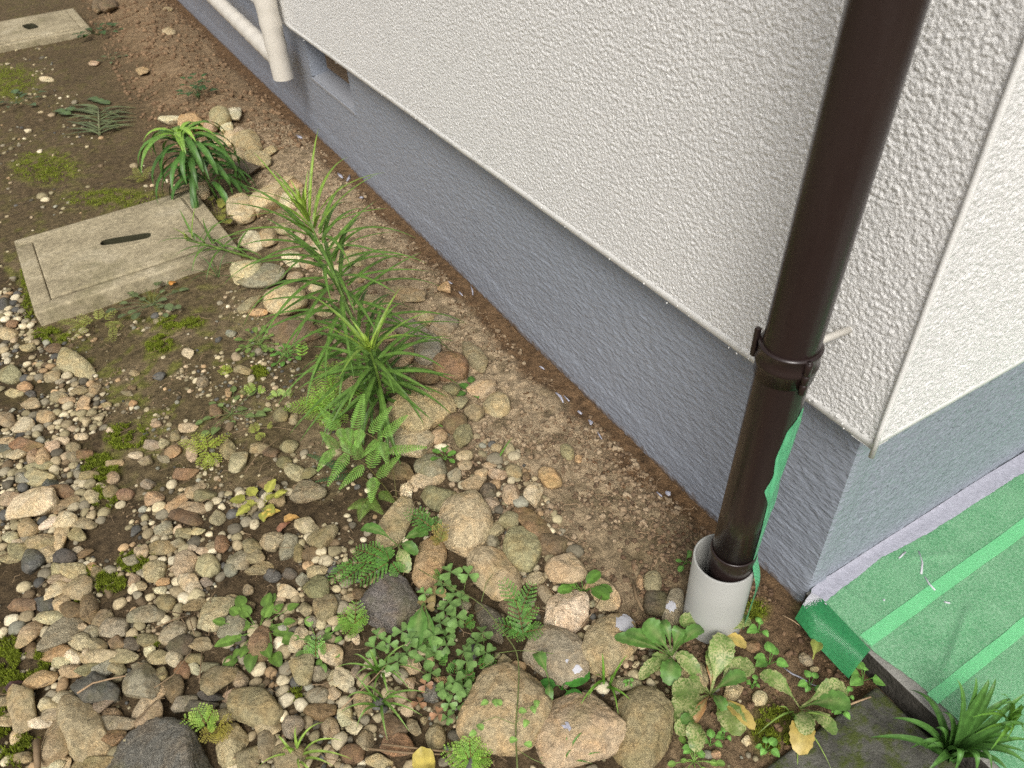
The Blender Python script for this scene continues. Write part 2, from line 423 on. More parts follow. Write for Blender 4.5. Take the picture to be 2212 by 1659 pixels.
# the rest of the cladding, out of the frame
VF = [box(-SO, .1, 3.0, LA, SH + .0188, ztop), box(.68, LB, -SO, .1, SH + .0188, ztop),
      box(-SO - .0004, .1, -SO + .003, LA, ztop - .001, TOP), box(.1, LB, -SO - .0004, .1, ztop - .001, TOP)]
part('upper_wall', *merge(*VF), STUCCO2, house, False)
VF = [box(-.45, LB + .4, -.45, LA + .4, TOP, TOP + .16), box(.1, LB, LA - .1, LA, 0, TOP), box(LB - .1, LB, .1, LA - .1, 0, TOP)]
part('roof', *merge(*VF), TRIM, house, False)
# lower trim of the cladding
def trimbar(a, b, along):
    n = 240; t = np.linspace(a, b, n)
    w = .0010 * noise(t / .05, t * 0 + 1.5, 77) + .0006 * noise(t / .011, t * 0 + 5.5, 78)
    prof = [(-.004, .0), (-SO + .0052, .0), (-SO + .0040, .0012), (-SO - .0002, .0192), (-SO + .006, .0196)]
    V = []
    for q, z in prof:
        o = np.full(n, q); zz = SH + z + (w if z < .004 else 0)
        V.append(np.stack([o, t, zz + 0 * t], 1) if along == 'y' else np.stack([t, o, zz + 0 * t], 1))
    V = np.concatenate(V); f = grid(len(prof), n)
    return V, f if along == 'x' else f[:, ::-1].copy()
tr = part('cladding_trim', *trimbar(-SO + .004, LA, 'y'), TRIM, house); tr['label'] = 'smooth cream lower edge of the long wall'
tr = part('cladding_trim', *trimbar(-SO + .004, LB, 'x'), TRIM, house); tr['label'] = 'smooth cream lower edge of the short wall'
# soffit closing the underside of the overhang
part('soffit', *merge(box(-SO + .006, .02, -SO + .006, LA, SH + .003, SH + .009), box(.02, LB, -SO + .006, .02, SH + .003, SH + .009)), TRIM, house, False)
# corner bead
zz = np.linspace(SH - .005, TOP, 60)
V, F = tube(np.stack([np.full(60, -SO - .0015) + .0004 * np.sin(zz * 37), np.full(60, -SO - .0015), zz], 1), .0034, 14)
part('corner_bead', V, F, TRIM, house)
# stray lumps of stucco on the trim
bits = []
for i in range(70):
    y = rng.random() ** 1.5 * 2.2; z = SH + .018 - rng.random() ** 2 * .016; r = .0007 + rng.random() * .0009
    V, F = tube([(-SO - .002, y, z - r), (-SO - .002, y, z - r * .6), (-SO - .002, y, z + r * .6), (-SO - .002, y, z + r)], [r * .3, r, r * .9, r * .3], 6)
    bits.append((V, F))
o = part('stucco_crumb', *merge(*bits), STUCCO, house); o['kind'] = 'stuff'

# foundation, with an opening for the vent
VY0, VY1, VZ0, VZ1 = 1.875, 2.29, .238, .372
def found_grid(us, zs, seed):
    U, Z = np.meshgrid(us, zs, indexing='ij')
    q = U * .5 + Z
    h = .8 * noise(U / .022, Z / .0085, seed) + .4 * noise(U / .011, Z / .006, seed + 3) + .4 * noise(U / .06, Z / .03, seed + 5)
    d = sm(0, .006, U) * (.0018 * h + .0022 * (1 - sm(.045, .075, Z + .03 * noise(U / .25, U * 0 + 2.2, seed + 9)))) + .0016 * np.clip(noise(U / .02, Z / .012, seed + 12) - .42, 0, 1) * 4 * sm(0, .01, U)
    return U, Z, d
usA = np.unique(np.concatenate([step_axis(0, 6.2, .0042, .0012), [VY0, VY1, LA]])); zsA = np.unique(np.concatenate([np.arange(-.12, SH + .003, .0030), [VZ0, VZ1]]))
U, Z, d = found_grid(usA, zsA, 81)
F = grid(len(usA), len(zsA)); cy = U.reshape(-1)[F].mean(1); cz = Z.reshape(-1)[F].mean(1)
F = F[~((cy > VY0) & (cy < VY1) & (cz > VZ0) & (cz < VZ1))][:, ::-1].copy()
fo = part('foundation', np.stack([-d, U, Z], -1).reshape(-1, 3), F, FOUND, house)
fo['label'] = 'grey rough painted foundation under the long wall'
usB = step_axis(0, LB, .0032, .010); zsB = np.arange(-.12, SH + .003, .0032)
U, Z = np.meshgrid(usB, zsB, indexing='ij')
rip = np.sin((U * .35 + Z) / .0052 * 2 * np.pi + 2.2 * noise(U / .05, Z / .03, 5)) * .5
d = sm(0, .008, U) * .0017 * (rip * sm(.045, .06, U) + .9 * noise(U / .013, Z / .005, 91) + .4 * noise(U / .05, Z / .02, 92)) + .0028 * (1 - sm(.034, .037, U + .002 * noise(Z / .008, Z * 0, 4))) * sm(0, .006, U)
fb = part('foundation', np.stack([U, -d, Z], -1).reshape(-1, 3), grid(len(usB), len(zsB)), FOUND, house)
fb['label'] = 'pale grey rippled foundation under the short wall'
# vent
vent = part('vent', *merge(box(0, .16, VY0 - .004, VY0, VZ0, VZ1), box(0, .16, VY1, VY1 + .004, VZ0, VZ1), box(0, .16, VY0, VY1, VZ1, VZ1 + .004), box(.115, .12, VY0, VY1, VZ0, VZ1)), FOUND, house, False)
V = np.array([(-.004, VY0, VZ0 - .004), (-.004, VY1, VZ0 - .004), (.09, VY1, VZ0 + .014), (.09, VY0, VZ0 + .014), (-.004, VY0, VZ0 - .012), (-.004, VY1, VZ0 - .012), (.09, VY1, VZ0 - .012), (.09, VY0, VZ0 - .012)])
part('sill', V, [(0, 3, 2, 1), (0, 1, 5, 4), (1, 2, 6, 5), (2, 3, 7, 6), (3, 0, 4, 7)], m_plain('sill_paint', (.30, .31, .335), .35, .5), vent, False)
part('grille_back', *box(.070, .074, VY0, VY1, VZ0 + .008, VZ1), BLACKV, vent, False)
GRM = m_plain('grille_rust', (.20, .14, .09), .7)
for i in range(34):
    y = VY0 + .008 + i * (VY1 - VY0 - .016) / 33
    part('grille_bar', *bevbox(.058, .069, y - .0026, y + .0026, VZ0 + .018, VZ1 - .002, .0008, 1), GRM, vent, False)

# ------------------------------------------------------------------ slab steps
V, F = bevbox(-.006, 3.0, -1.6, -.001, -.2, .028, .0025)
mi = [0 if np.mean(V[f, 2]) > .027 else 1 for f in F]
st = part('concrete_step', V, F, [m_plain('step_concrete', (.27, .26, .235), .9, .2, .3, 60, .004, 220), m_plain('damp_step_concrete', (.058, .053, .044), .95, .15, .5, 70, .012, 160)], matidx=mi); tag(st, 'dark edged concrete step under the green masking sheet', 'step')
V, F = bevbox(-.62, -.020, -1.2, -.155, -.15, .004, .006)
pv = part('paving_slab', V, F, SLABM); tag(pv, 'dark moss stained concrete slab at the foot of the step', 'paving slab')

# ------------------------------------------------------------------ green masking sheet
sheet = thing('masking_sheet', 'translucent green mesh masking sheet taped over the step by the wall', 'masking sheet', (.2, -.2, .03))
def sheet_z(x, y):
    z = .0325 + .0020 * fbm(x * 9, y * 9, 12, 3)
    for q0, q1, q2, q3 in ((.21, -.06, 1.1, .0022), (.34, -.28, .5, .003), (.12, -.16, -.7, .0018), (.05, -.05, .2, .0016), (.42, -.12, 2.0, .002)):
        z = z + q3 * np.exp(-(((x - q0) * math.cos(q2) + (y - q1) * math.sin(q2)) / .0055) ** 2) * np.exp(-(((x - q0) * -math.sin(q2) + (y - q1) * math.cos(q2)) / .05) ** 2) 
    a = np.array(spot(2091, 1319, .032)); b = np.array(spot(2047, 1440, .032)); ab = (b - a)[:2]; L = np.linalg.norm(ab); ab /= L
    s = (x - a[0]) * ab[0] + (y - a[1]) * ab[1]; q = (x - a[0]) * -ab[1] + (y - a[1]) * ab[0]
    z = z + .0055 * np.exp(-(q / .006) ** 2) * sm(-.02, .01, s) * sm(L + .03, L - .01, s)
    z = z + .0028 * np.exp(-(((x - .1) * .8 + (y + .33) * .6) / .007) ** 2) * sm(-.2, -.3, y)
    return z
ts = np.linspace(0, 1, 150); tv = np.linspace(0, 1, 170)
TT, VV = np.meshgrid(ts, tv, indexing='ij')
ye = -.004 - VV * .62
xl = .0 + .012 * sm(-.12, -.2, ye) - .012 * sm(-.24, -.34, ye) + .0015 * noise(ye / .01, ye * 0, 6)
X = xl + TT ** 1.15 * .95
part('film', np.stack([X, ye, sheet_z(X, ye)], -1).reshape(-1, 3), grid(150, 170)[:, ::-1].copy(), SHEET, sheet)
def strip(y0, y1, x0, nm, dz):
    t = np.linspace(0, .95, 120); v = np.linspace(0, 1, 4); T, Vv = np.meshgrid(t, v, indexing='ij')
    Y = y0 + (y1 - y0) * Vv + .0016 * noise(T / .06, T * 0 + y0 * 50, 3) + T * .01; Xx = x0 + T
    part(nm, np.stack([Xx, Y, sheet_z(Xx, Y) + dz], -1).reshape(-1, 3), grid(120, 4), SHEETL, sheet)
strip(-.117, -.096, .003, 'tape_band', .0010)
strip(-.222, -.205, .008, 'tape_band', .0010)
E1 = [spot(1752, 1282, .034), spot(1775, 1292, .035), spot(1881, 1404, .034)]
n1, n2 = 40, 18
A = np.stack([np.interp(np.linspace(0, 2, n1), [0, 1, 2], [e[i] for e in E1]) for i in range(3)], 1)
B0 = [spot(1717, 1336, .012), spot(1752, 1382, .012), spot(1834, 1464, .006)]
B = np.stack([np.interp(np.linspace(0, 2, n1), [0, 1, 2], [e[i] for e in B0]) for i in range(3)], 1)
vv = np.linspace(0, 1, n2)
P = A[:, None] * (1 - vv)[None, :, None] + B[:, None] * vv[None, :, None]
P[..., 2] += .010 * np.sin(vv * np.pi)[None] + .0025 * np.sin(np.linspace(0, 5, n1))[:, None] * vv[None]
part('hanging_flap', P.reshape(-1, 3), grid(n1, n2)[:, ::-1].copy(), SHEETD, sheet)
# band of wet paint along the wall foot
up = [(1752, 1275), (1800, 1232), (1899, 1169), (1994, 1106), (2110, 1040), (2300, 925)]
lo = [(1778, 1302), (1800, 1286), (1851, 1246), (1905, 1204), (1994, 1158), (2067, 1112), (2180, 1040), (2300, 965)]
n = 260; tx = np.linspace(1752, 2300, n)
uy = np.interp(tx, *zip(*up)); ly = np.interp(np.maximum(tx, 1778), *zip(*lo)) + 3.5 * noise(tx / 9, tx * 0, 8) + 5 * noise(tx / 40, tx * 0, 9)
V = []
for k_ in range(6):
    f = k_ / 5
    for i in range(n):
        q = spot(tx[i], uy[i] * (1 - f) + ly[i] * f, .0345)
        q[1] = min(q[1], -.0012); V.append(q)
V = np.array(V); V[:, 2] = sheet_z(V[:, 0], V[:, 1]) + .0012 + np.repeat(np.array([.004, .0026, .001, .0008, .0008, 0]), n) + .0008 * noise(V[:, 0] / .01, V[:, 1] / .006, 3)
part('wet_paint_band', V, grid(6, n), PAINT, sheet)
# dry brush smear over the corner of the flap
sA, sB = 130, 70
ua = np.linspace(0, .62, sA); va_ = np.linspace(0, .62, sB)
fi = ua * (n1 - 1); fj = va_ * (n2 - 1); i0 = np.minimum(fi.astype(int), n1 - 2); j0 = np.minimum(fj.astype(int), n2 - 2); wi = (fi - i0)[:, None, None]; wj = (fj - j0)[None, :, None]
SP = (P[i0][:, j0] * (1 - wi) + P[i0 + 1][:, j0] * wi) * (1 - wj) + (P[i0][:, j0 + 1] * (1 - wi) + P[i0 + 1][:, j0 + 1] * wi) * wj
UU, VV_ = np.meshgrid(ua, va_, indexing='ij')
msk = 1.15 - UU * 1.55 - VV_ * 1.1 + .75 * noise(UU * 26 + VV_ * 5, VV_ * 70 - UU * 14, 9) + .35 * noise(UU * 60, VV_ * 120, 10)
SP[..., 2] += .0009 + .0010 * np.clip(msk, 0, 1)
F = grid(sA, sB)[:, ::-1]; keep = (msk.reshape(-1)[F].mean(1) > .42)
o = part('paint_smear', SP.reshape(-1, 3), F[keep].copy(), PAINTW, sheet); o['kind'] = 'stuff'
for pts in ([(1985, 1190), (1993, 1215), (1990, 1240)], [(1998, 1246), (2008, 1262), (2020, 1275)], [(1942, 1206), (1956, 1192)], [(2040, 1300), (2052, 1302)], [(1908, 1294), (1912, 1296)]):
    P = np.array([spot(*q, .0345) for q in pts]); P[:, 2] = sheet_z(P[:, 0], P[:, 1]) + .0006
    part('paint_streak', *tube(P, np.linspace(.0012, .0018, len(P)), 6), PAINTW, sheet)

# ------------------------------------------------------------------ downpipe
PX, PY, TX, TY = -.1433, .0464, .0105, -.0271
cx = lambda z: PX + TX * (z - .1); cyy = lambda z: PY + TY * (z - .1)
pipe = thing('downpipe', 'dark brown round rainwater downpipe running down beside the wall corner', 'downpipe', (PX, PY, .1))
zl = list(np.linspace(.186, TOP + .05, 30))
part('pipe', *lathe([(.0268, .186)] + [(.03, z) for z in zl] + [(.0268, TOP + .05)], cx, cyy, 64), DARKPIPE, pipe)
part('socket', *lathe([(.0262, .06), (.0292, .06), (.0292, .150), (.0315, .156), (.0322, .185), (.0322, .1905), (.0318, .1925), (.0302, .1925)], cx, cyy, 64), DARKPIPE, pipe)
# two worn lines of embossed marks on the socket, too worn to read
mk = []
for row, (z, a0, n) in enumerate(((.181, -1.95, 17), (.170, -1.88, 11))):
    for i in range(n):
        if rng.random() < .25: continue
        a = a0 + i * .045; r = .0324 if z > .157 else .0318
        l = .008 + rng.random() * .03; dz = (rng.random() - .5) * .002
        p = [(cx(z) + r * math.cos(a + q), cyy(z) + r * math.sin(a + q), z + dz) for q in (0, l)]
        mk.append(tube(p, .00022, 4))
o = part('embossed_marks', *merge(*mk), m_plain('scuffed_pvc', (.16, .145, .135), .5), pipe); o['kind'] = 'stuff'
CZ = .541
clamp = part('clamp_band', *lathe([(.0302, CZ - .024), (.0324, CZ - .024), (.0326, CZ - .009), (.0342, CZ - .0070), (.0342, CZ - .0030), (.0328, CZ - .0005), (.0328, CZ + .0125), (.0337, CZ + .0140), (.0337, CZ + .0160), (.0302, CZ + .0170)], cx, cyy, 72), DARKPIPE, pipe)
ha = math.radians(-104)
hx, hy = cx(CZ) + .0352 * math.cos(ha), cyy(CZ) + .0352 * math.sin(ha)
part('hinge', *merge(*[tube([(hx, hy, CZ + a), (hx, hy, CZ + a + .0005), (hx, hy, CZ + b - .0005), (hx, hy, CZ + b)], [.0036, .0041, .0041, .0036], 16) for a, b in ((-.027, -.0135), (-.0128, -.0012), (-.0005, .0155))]), DARKPIPE, clamp)
part('hinge_pin', *tube([(hx, hy, CZ + .0154), (hx, hy, CZ + .0168)], .0026, 14), DARKPIPE, clamp)
part('clasp_lug', *bevbox(cx(CZ) - .0215, cx(CZ) - .0155, cyy(CZ) + .028, cyy(CZ) + .034, CZ - .012, CZ + .026, .0012), DARKPIPE, clamp, False)
part('wall_rod', *tube([(cx(CZ) + .028, cyy(CZ), CZ - .004), (-.09, .0385, CZ - .006), (-.034, .0375, CZ - .010)], .0045, 14), WHITEROD, pipe)
# tape hanging on the pipe
va = math.atan2(CAM[1] - PY, CAM[0] - PX)
tape = thing('masking_tape', 'long green masking tape strip stuck down the side of the brown downpipe', 'tape', (PX, PY, .3))
zt = np.linspace(.475, .020, 90); V = []
for z in zt:
    f = (.475 - z) / .455
    wdt = np.interp(f, [0, .04, .12, .20, .27, .33, .45, .7, 1], [.003, .024, .031, .028, .034, .022, .017, .014, .012])
    a0 = va + np.interp(f, [0, .05, .15, .22, .28, .34, .5, .75, 1], [1.40, .74, .58, .72, .52, .88, 1.06, 1.20, 1.26])
    rr = .0307 + .0145 * sm(.62, .76, f)
    ctr = np.array([cx(z), cyy(z), z])
    for j in range(7):
        s = j / 6; a = a0 + min(s * wdt / .031, 1.75 - (a0 - va))
        ex = max(0, s * wdt - (1.75 - (a0 - va)) * .031)
        r = rr + ex * .4 + s * .0010 + .0014 * math.sin(s * 6 + f * 22) * s * (1 if f < .4 else .3)
        V.append(ctr + np.array([r * math.cos(a), r * math.sin(a), .004 * math.sin(f * 13) * s]))
part('tape_strip', V, grid(90, 7), TAPEM, tape)
# grey drain socket in the ground
GXc, GYc, GT = -.1444, .0541, .158
dp = thing('drain_pipe', 'short upright grey plastic drain pipe around the foot of the downpipe', 'drain pipe', (GXc, GYc, 0))
gx = lambda z: GXc + .0 * z; gy = lambda z: GYc - .0 * z
part('pipe_wall', *lathe([(.0445, -.08), (.0445, GT - .0008), (.0438, GT), (.0418, GT), (.0411, GT - .0008), (.0411, -.08)], gx, gy, 72), GREYPVC, dp)
part('inner_floor', *lathe([(.0405, .02), (.001, .02)], gx, gy, 40), DARKPIPE, dp)
# ------------------------------------------------------------------ wrapped pipes at the far end of the wall
wp = thing('wrapped_pipe', 'cream tape wrapped pipe elbow hanging against the far end of the wall', 'pipe', (-.09, 2.34, .24))
rv, XV = .036, -.085
z = np.linspace(.236, 2.9, 120)
V, F = tube(np.stack([np.full(120, XV), 2.345 - .03 * np.clip(z - .24, 0, .3) + 0 * z, z], 1), rv * (1 + .025 * np.sign(np.sin(z * 95)) * (z > .3)) , 28, False)
part('upright_pipe', V, F, WRAP, wp)
yy = np.linspace(2.36, 6.0, 160)
V, F = tube(np.stack([np.full(160, -.070), yy, .272 + .042 * (yy - 2.36)], 1), .031 * (1 + .03 * np.sin(yy * 60)), 24)
part('side_pipe', V, F, WRAP, wp)
zz = np.linspace(0, 1, 12)
part('cut_end', *tube([(XV, 2.345, .2362), (XV, 2.345, .252)], [.0355, .0352], 28), WRAP, wp, False)

# ------------------------------------------------------------------ concrete drain covers
GRIME = m_plain('mossy_grime', (.050, .048, .028), .95, .1, .4, 90, .004, 300)
def cover(label, px0, cx_, cy_, wx, wy, rot, slot, hgt=.042):
    t = thing('drain_cover', label, 'drain cover', (cx_, cy_, 0))
    M = lambda V: np.stack([cx_ + V[:, 0] * math.cos(rot) - V[:, 1] * math.sin(rot), cy_ + V[:, 0] * math.sin(rot) + V[:, 1] * math.cos(rot), V[:, 2]], 1)
    hx_, hy_ = wx / 2, wy / 2; rim = .045; gap = .0022
    bars = [bevbox(-hx_, hx_, -hy_, -hy_ + rim, -.08, hgt, .006), bevbox(-hx_, hx_, hy_ - rim, hy_, -.08, hgt, .006),
            bevbox(-hx_, -hx_ + rim, -hy_ + rim - .001, hy_ - rim + .001, -.08, hgt - .0006, .004), bevbox(hx_ - rim, hx_, -hy_ + rim - .001, hy_ - rim + .001, -.08, hgt - .0006, .004)]
    bars.append(box(-hx_ + .01, hx_ - .01, -hy_ + .01, hy_ - .01, -.08, hgt - .007)) if False else None
    V, F = merge(*bars); part('frame', M(V), F, CONC, t, True)
    # lid as a plate with a slot cut through: four blocks round the slot would show joints, so one ring mesh
    lx, ly = hx_ - rim - gap, hy_ - rim - gap; sx, sy, srot, ox, oy = slot
    n = 64; an = np.linspace(0, 2 * np.pi, n, endpoint=False)
    e = 8
    sq = np.stack([np.sign(np.cos(an)) * lx * np.minimum(1, np.abs(np.cos(an)) * 1.42), np.sign(np.sin(an)) * ly * np.minimum(1, np.abs(np.sin(an)) * 1.42)], 1)
    so = np.stack([sx * np.sign(np.cos(an)) * np.abs(np.cos(an)) ** .5, sy * np.sign(np.sin(an)) * np.abs(np.sin(an)) ** .5], 1)
    so = np.stack([ox + so[:, 0] * math.cos(srot) - so[:, 1] * math.sin(srot), oy + so[:, 0] * math.sin(srot) + so[:, 1] * math.cos(srot)], 1)
    rings = [(sq * 1.0, -.05), (sq, hgt + .001), (sq * (1 - .006 / np.abs(sq).max()), hgt + .005)]
    for q in (.25, .5, .75): rings.append((sq * (1 - q) * .985 + so * q, hgt + .005))
    rings += [(so * 1.0, hgt + .0045), (so, hgt - .10)]
    V = np.concatenate([np.concatenate([r, np.full((n, 1), z_)], 1) for r, z_ in rings]); F = []
    for i in range(len(rings) - 1):
        for j in range(n):
            k_ = (j + 1) % n; F.append((i * n + j, i * n + k_, (i + 1) * n + k_, (i + 1) * n + j))
    F.append(tuple((len(rings) - 1) * n + j for j in range(n)))
    mi = [0] * (n * (len(rings) - 2)) + [1] * (n + 1)
    part('lid', M(V), F, [CONC, GRIME], t, False, None, mi)
    return t
cover('weathered concrete drain cover with a long slot, beside the tall lily', 0, -.765, 1.848, .53, .475, math.radians(3.4), (.070, .020, math.radians(-20), .012, .012))
cover('concrete drain cover with a small square hole, farthest from the downpipe', 0, -.90, 4.86, .66, .60, math.radians(3.4), (.032, .075, math.radians(8), .06, .0), .034)
# ------------------------------------------------------------------ stones
PAL = dict(tan=S(152, 134, 104), olive=S(134, 124, 92), yel=S(154, 144, 112), grey=S(126, 120, 108), pink=S(164, 138, 114), orange=S(170, 128, 86),
           slate=S(86, 90, 96), navy=S(74, 80, 90), pale=S(176, 165, 142), white=S(184, 178, 164), brown=S(112, 88, 64), rust=S(128, 92, 62), red=S(140, 92, 66),
           blue=S(120, 128, 126), dark=S(84, 80, 74), cream=S(170, 156, 124), green=S(118, 118, 78))
WORD = dict(tan='tan', olive='olive tan', yel='yellowish', grey='grey', pink='pinkish', orange='orange brown', slate='dark slate', navy='blue black', pale='pale beige',
            white='whitish', brown='brown', rust='rusty brown', red='reddish', blue='blue grey', dark='dark grey', cream='cream', green='greenish')
_m = np.array(S(141, 131, 109))
PAL = {k: tuple((np.array(v) * .45 + _m * (np.mean(v) / np.mean(_m)) ** 1.05 * .57) * 1.22 * np.array([1.0, 1.0, .95])) for k, v in PAL.items()}
def ico(sub):
    bm = bmesh.new(); bmesh.ops.create_icosphere(bm, subdivisions=sub, radius=1)
    V = np.array([v.co[:] for v in bm.verts]); bm.verts.index_update(); F = np.array([[v.index for v in f.verts] for f in bm.faces]); bm.free(); return V, F
ICO = {k: ico(k) for k in (1, 2, 3, 4, 5)}
def stone_shape(seed, sub, ang=.5, lump=.06):
    r = np.random.default_rng(seed); V, F = ICO[sub]; V = V.copy()
    # squarish start, then flats worn into it
    p = 2 + 1.4 * r.random() * ang
    V /= (np.abs(V) ** p).sum(1)[:, None] ** (1 / p)
    for i in range(int(7 + 7 * ang)):
        n = r.normal(size=3); n /= np.linalg.norm(n); d = 1.0 - (.10 + .28 * r.random()) * (.6 + ang)
        s = V @ n - d; w = .09 * (1.3 - ang)
        soft = np.where(s > 0, s - w * (1 - np.exp(-np.maximum(s, 0) / w)) , 0)
        V -= n * soft[:, None] * .92
    N = V / np.linalg.norm(V, axis=1)[:, None]; h = 0
    for k in range(7):
        d = r.normal(size=3); d /= np.linalg.norm(d); f = 1.6 * 1.5 ** k
        h = h + np.sin(V @ d * f * 2 + r.random() * 6.3) / (1.45 ** k)
    V = V * (1 + lump * .35 * h)[:, None]
    if sub >= 4:
        for k in range(10):
            d = r.normal(size=3); d /= np.linalg.norm(d); f = 16 + 10 * k
            V = V * (1 + .0060 * lump / .06 * np.sin(V @ d * f + r.random() * 6 + 2 * np.sin(V @ r.normal(size=3) * 9)))[:, None]
    V -= (V.max(0) + V.min(0)) / 2; V /= (V.max(0) - V.min(0)) / 2
    return V, F
BANK = [[mesh('pebble_mesh', *stone_shape(100 + i, 3 if i < 14 else 2, .40 + .9 * (i % 7) / 7, .10), STONE) for i in range(28)]][0]
OBST = []                                   # x, y, radius of everything placed, for packing the gravel
ZROOM = {'A': (0, 0), 'B': (737, 0), 'D': (0, 553), 'C': (737, 553), 'E': (0, 1106), 'F': (737, 1106), 'G': (1474, 1106)}
def place_stone(px, py, a, b, ang, colour, name, label, cat, group=None, hero=0, bury=.30, flat=.72, mat=None, seed=None, lift=0.0, ang_=.5):
    """one stone from its outline: centre, half axes and tilt as surveyed, turned into a footprint on the ground and a height"""
    p0 = spot(px, py, .01); dist = np.linalg.norm(p0 - CAM); u = dist / FPX
    v = (p0 - CAM) / dist; el = math.asin(-v[2])
    rgt = np.cross(v, [0, 0, 1]); rgt /= np.linalg.norm(rgt); fw = np.array([v[0], v[1], 0]); fw /= np.linalg.norm(fw)
    # image axes in the plane facing the camera
    t = math.radians(ang); R2 = np.array([[math.cos(t), -math.sin(t)], [math.sin(t), math.cos(t)]])
    cr = np.array([[CR @ rgt, CU @ rgt]]); upv = np.cross(rgt, v)
    Q = np.array([[CR @ rgt, CU @ rgt], [CR @ upv, CU @ upv]])
    Q /= np.linalg.norm(Q, axis=0)[None] + 1e-9
    Sg = Q @ R2 @ np.diag([(a * u) ** 2, (b * u) ** 2]) @ R2.T @ Q.T
    small = min(a, b) * u; Hz = flat * small
    hc = (Hz * math.cos(el)) ** 2
    if Sg[1, 1] - hc < .30 * Sg[1, 1]: hc = .70 * Sg[1, 1]; Hz = math.sqrt(hc) / max(.2, math.cos(el))
    Sg[1, 1] -= hc
    D = np.diag([1, 1 / math.sin(el)]); Sg = D @ Sg @ D
    w, E = np.linalg.eigh(Sg); w = np.sqrt(np.maximum(w, (.25 * small) ** 2))
    ax1 = E[0, 1] * rgt + E[1, 1] * fw; yaw = math.atan2(ax1[1], ax1[0])
    A_, B_ = w[1], w[0]
    zc = Hz * (1 - 2 * bury) + lift
    c = spot(px, py, zc); zt = float(terrain(c[0], c[1])); c = spot(px, py, zc + zt)
    sd_ = seed if seed is not None else random.randrange(10 ** 6)
    if hero:
        me = mesh(name, *stone_shape(sd_, hero, ang_, .06), mat or STONE)
    else:
        me = BANK[sd_ % 14 if max(a, b) > 22 else sd_ % 28]
    o = link(bpy.data.objects.new(name, me)); o.location = c
    o.rotation_euler = (random.uniform(-.12, .12), random.uniform(-.12, .12), yaw + (math.pi if sd_ % 2 else 0)); o.scale = (A_, B_, Hz)
    j = (1 + random.uniform(-.16, .24)) if not hero else 1.14 + random.uniform(-.08, .08); cc = PAL[colour]
    o.color = tuple(min(1, x * j * (1 + random.uniform(-.05, .05))) for x in cc) + (1,)
    tag(o, label, cat, group); OBST.append((c[0], c[1], A_, B_, yaw))
    return o
def paint_patch(o, px, py, r, mat=PAINTW):
    """dried paint following the stone's own surface"""
    M = o.matrix_basis; me = o.data
    V = np.array([v.co[:] for v in me.vertices]) * np.array(o.scale); R3 = np.array(o.rotation_euler.to_matrix()); V = V @ R3.T + np.array(o.location)
    F = np.array([p.vertices[:] for p in me.polygons]); fc = V[F].mean(1)
    d = pix(fc) - np.array([px, py]); nrm = np.cross(V[F[:, 1]] - V[F[:, 0]], V[F[:, 2]] - V[F[:, 0]]); nrm /= np.linalg.norm(nrm, axis=1)[:, None]
    rr = np.hypot(d[:, 0], d[:, 1]) * (1 + .45 * noise(fc[:, 0] * 90, fc[:, 1] * 90, 5)); ok = (rr < r) & (((CAM - fc) * nrm).sum(1) > 0)
    F2 = F[ok]; ids, inv = np.unique(F2, return_inverse=True)
    if len(ids) < 3: return
    vn = np.zeros_like(V); np.add.at(vn, F.ravel(), np.repeat(nrm, 3, 0)); vn /= np.linalg.norm(vn, axis=1)[:, None] + 1e-9
    W_ = V[ids] + vn[ids] * .0007
    W_ = ((W_ - np.array(o.location)) @ R3) / np.array(o.scale)
    q = link(bpy.data.objects.new('paint_splash', mesh('paint_splash', W_, inv.reshape(-1, 3), mat))); q.parent = o

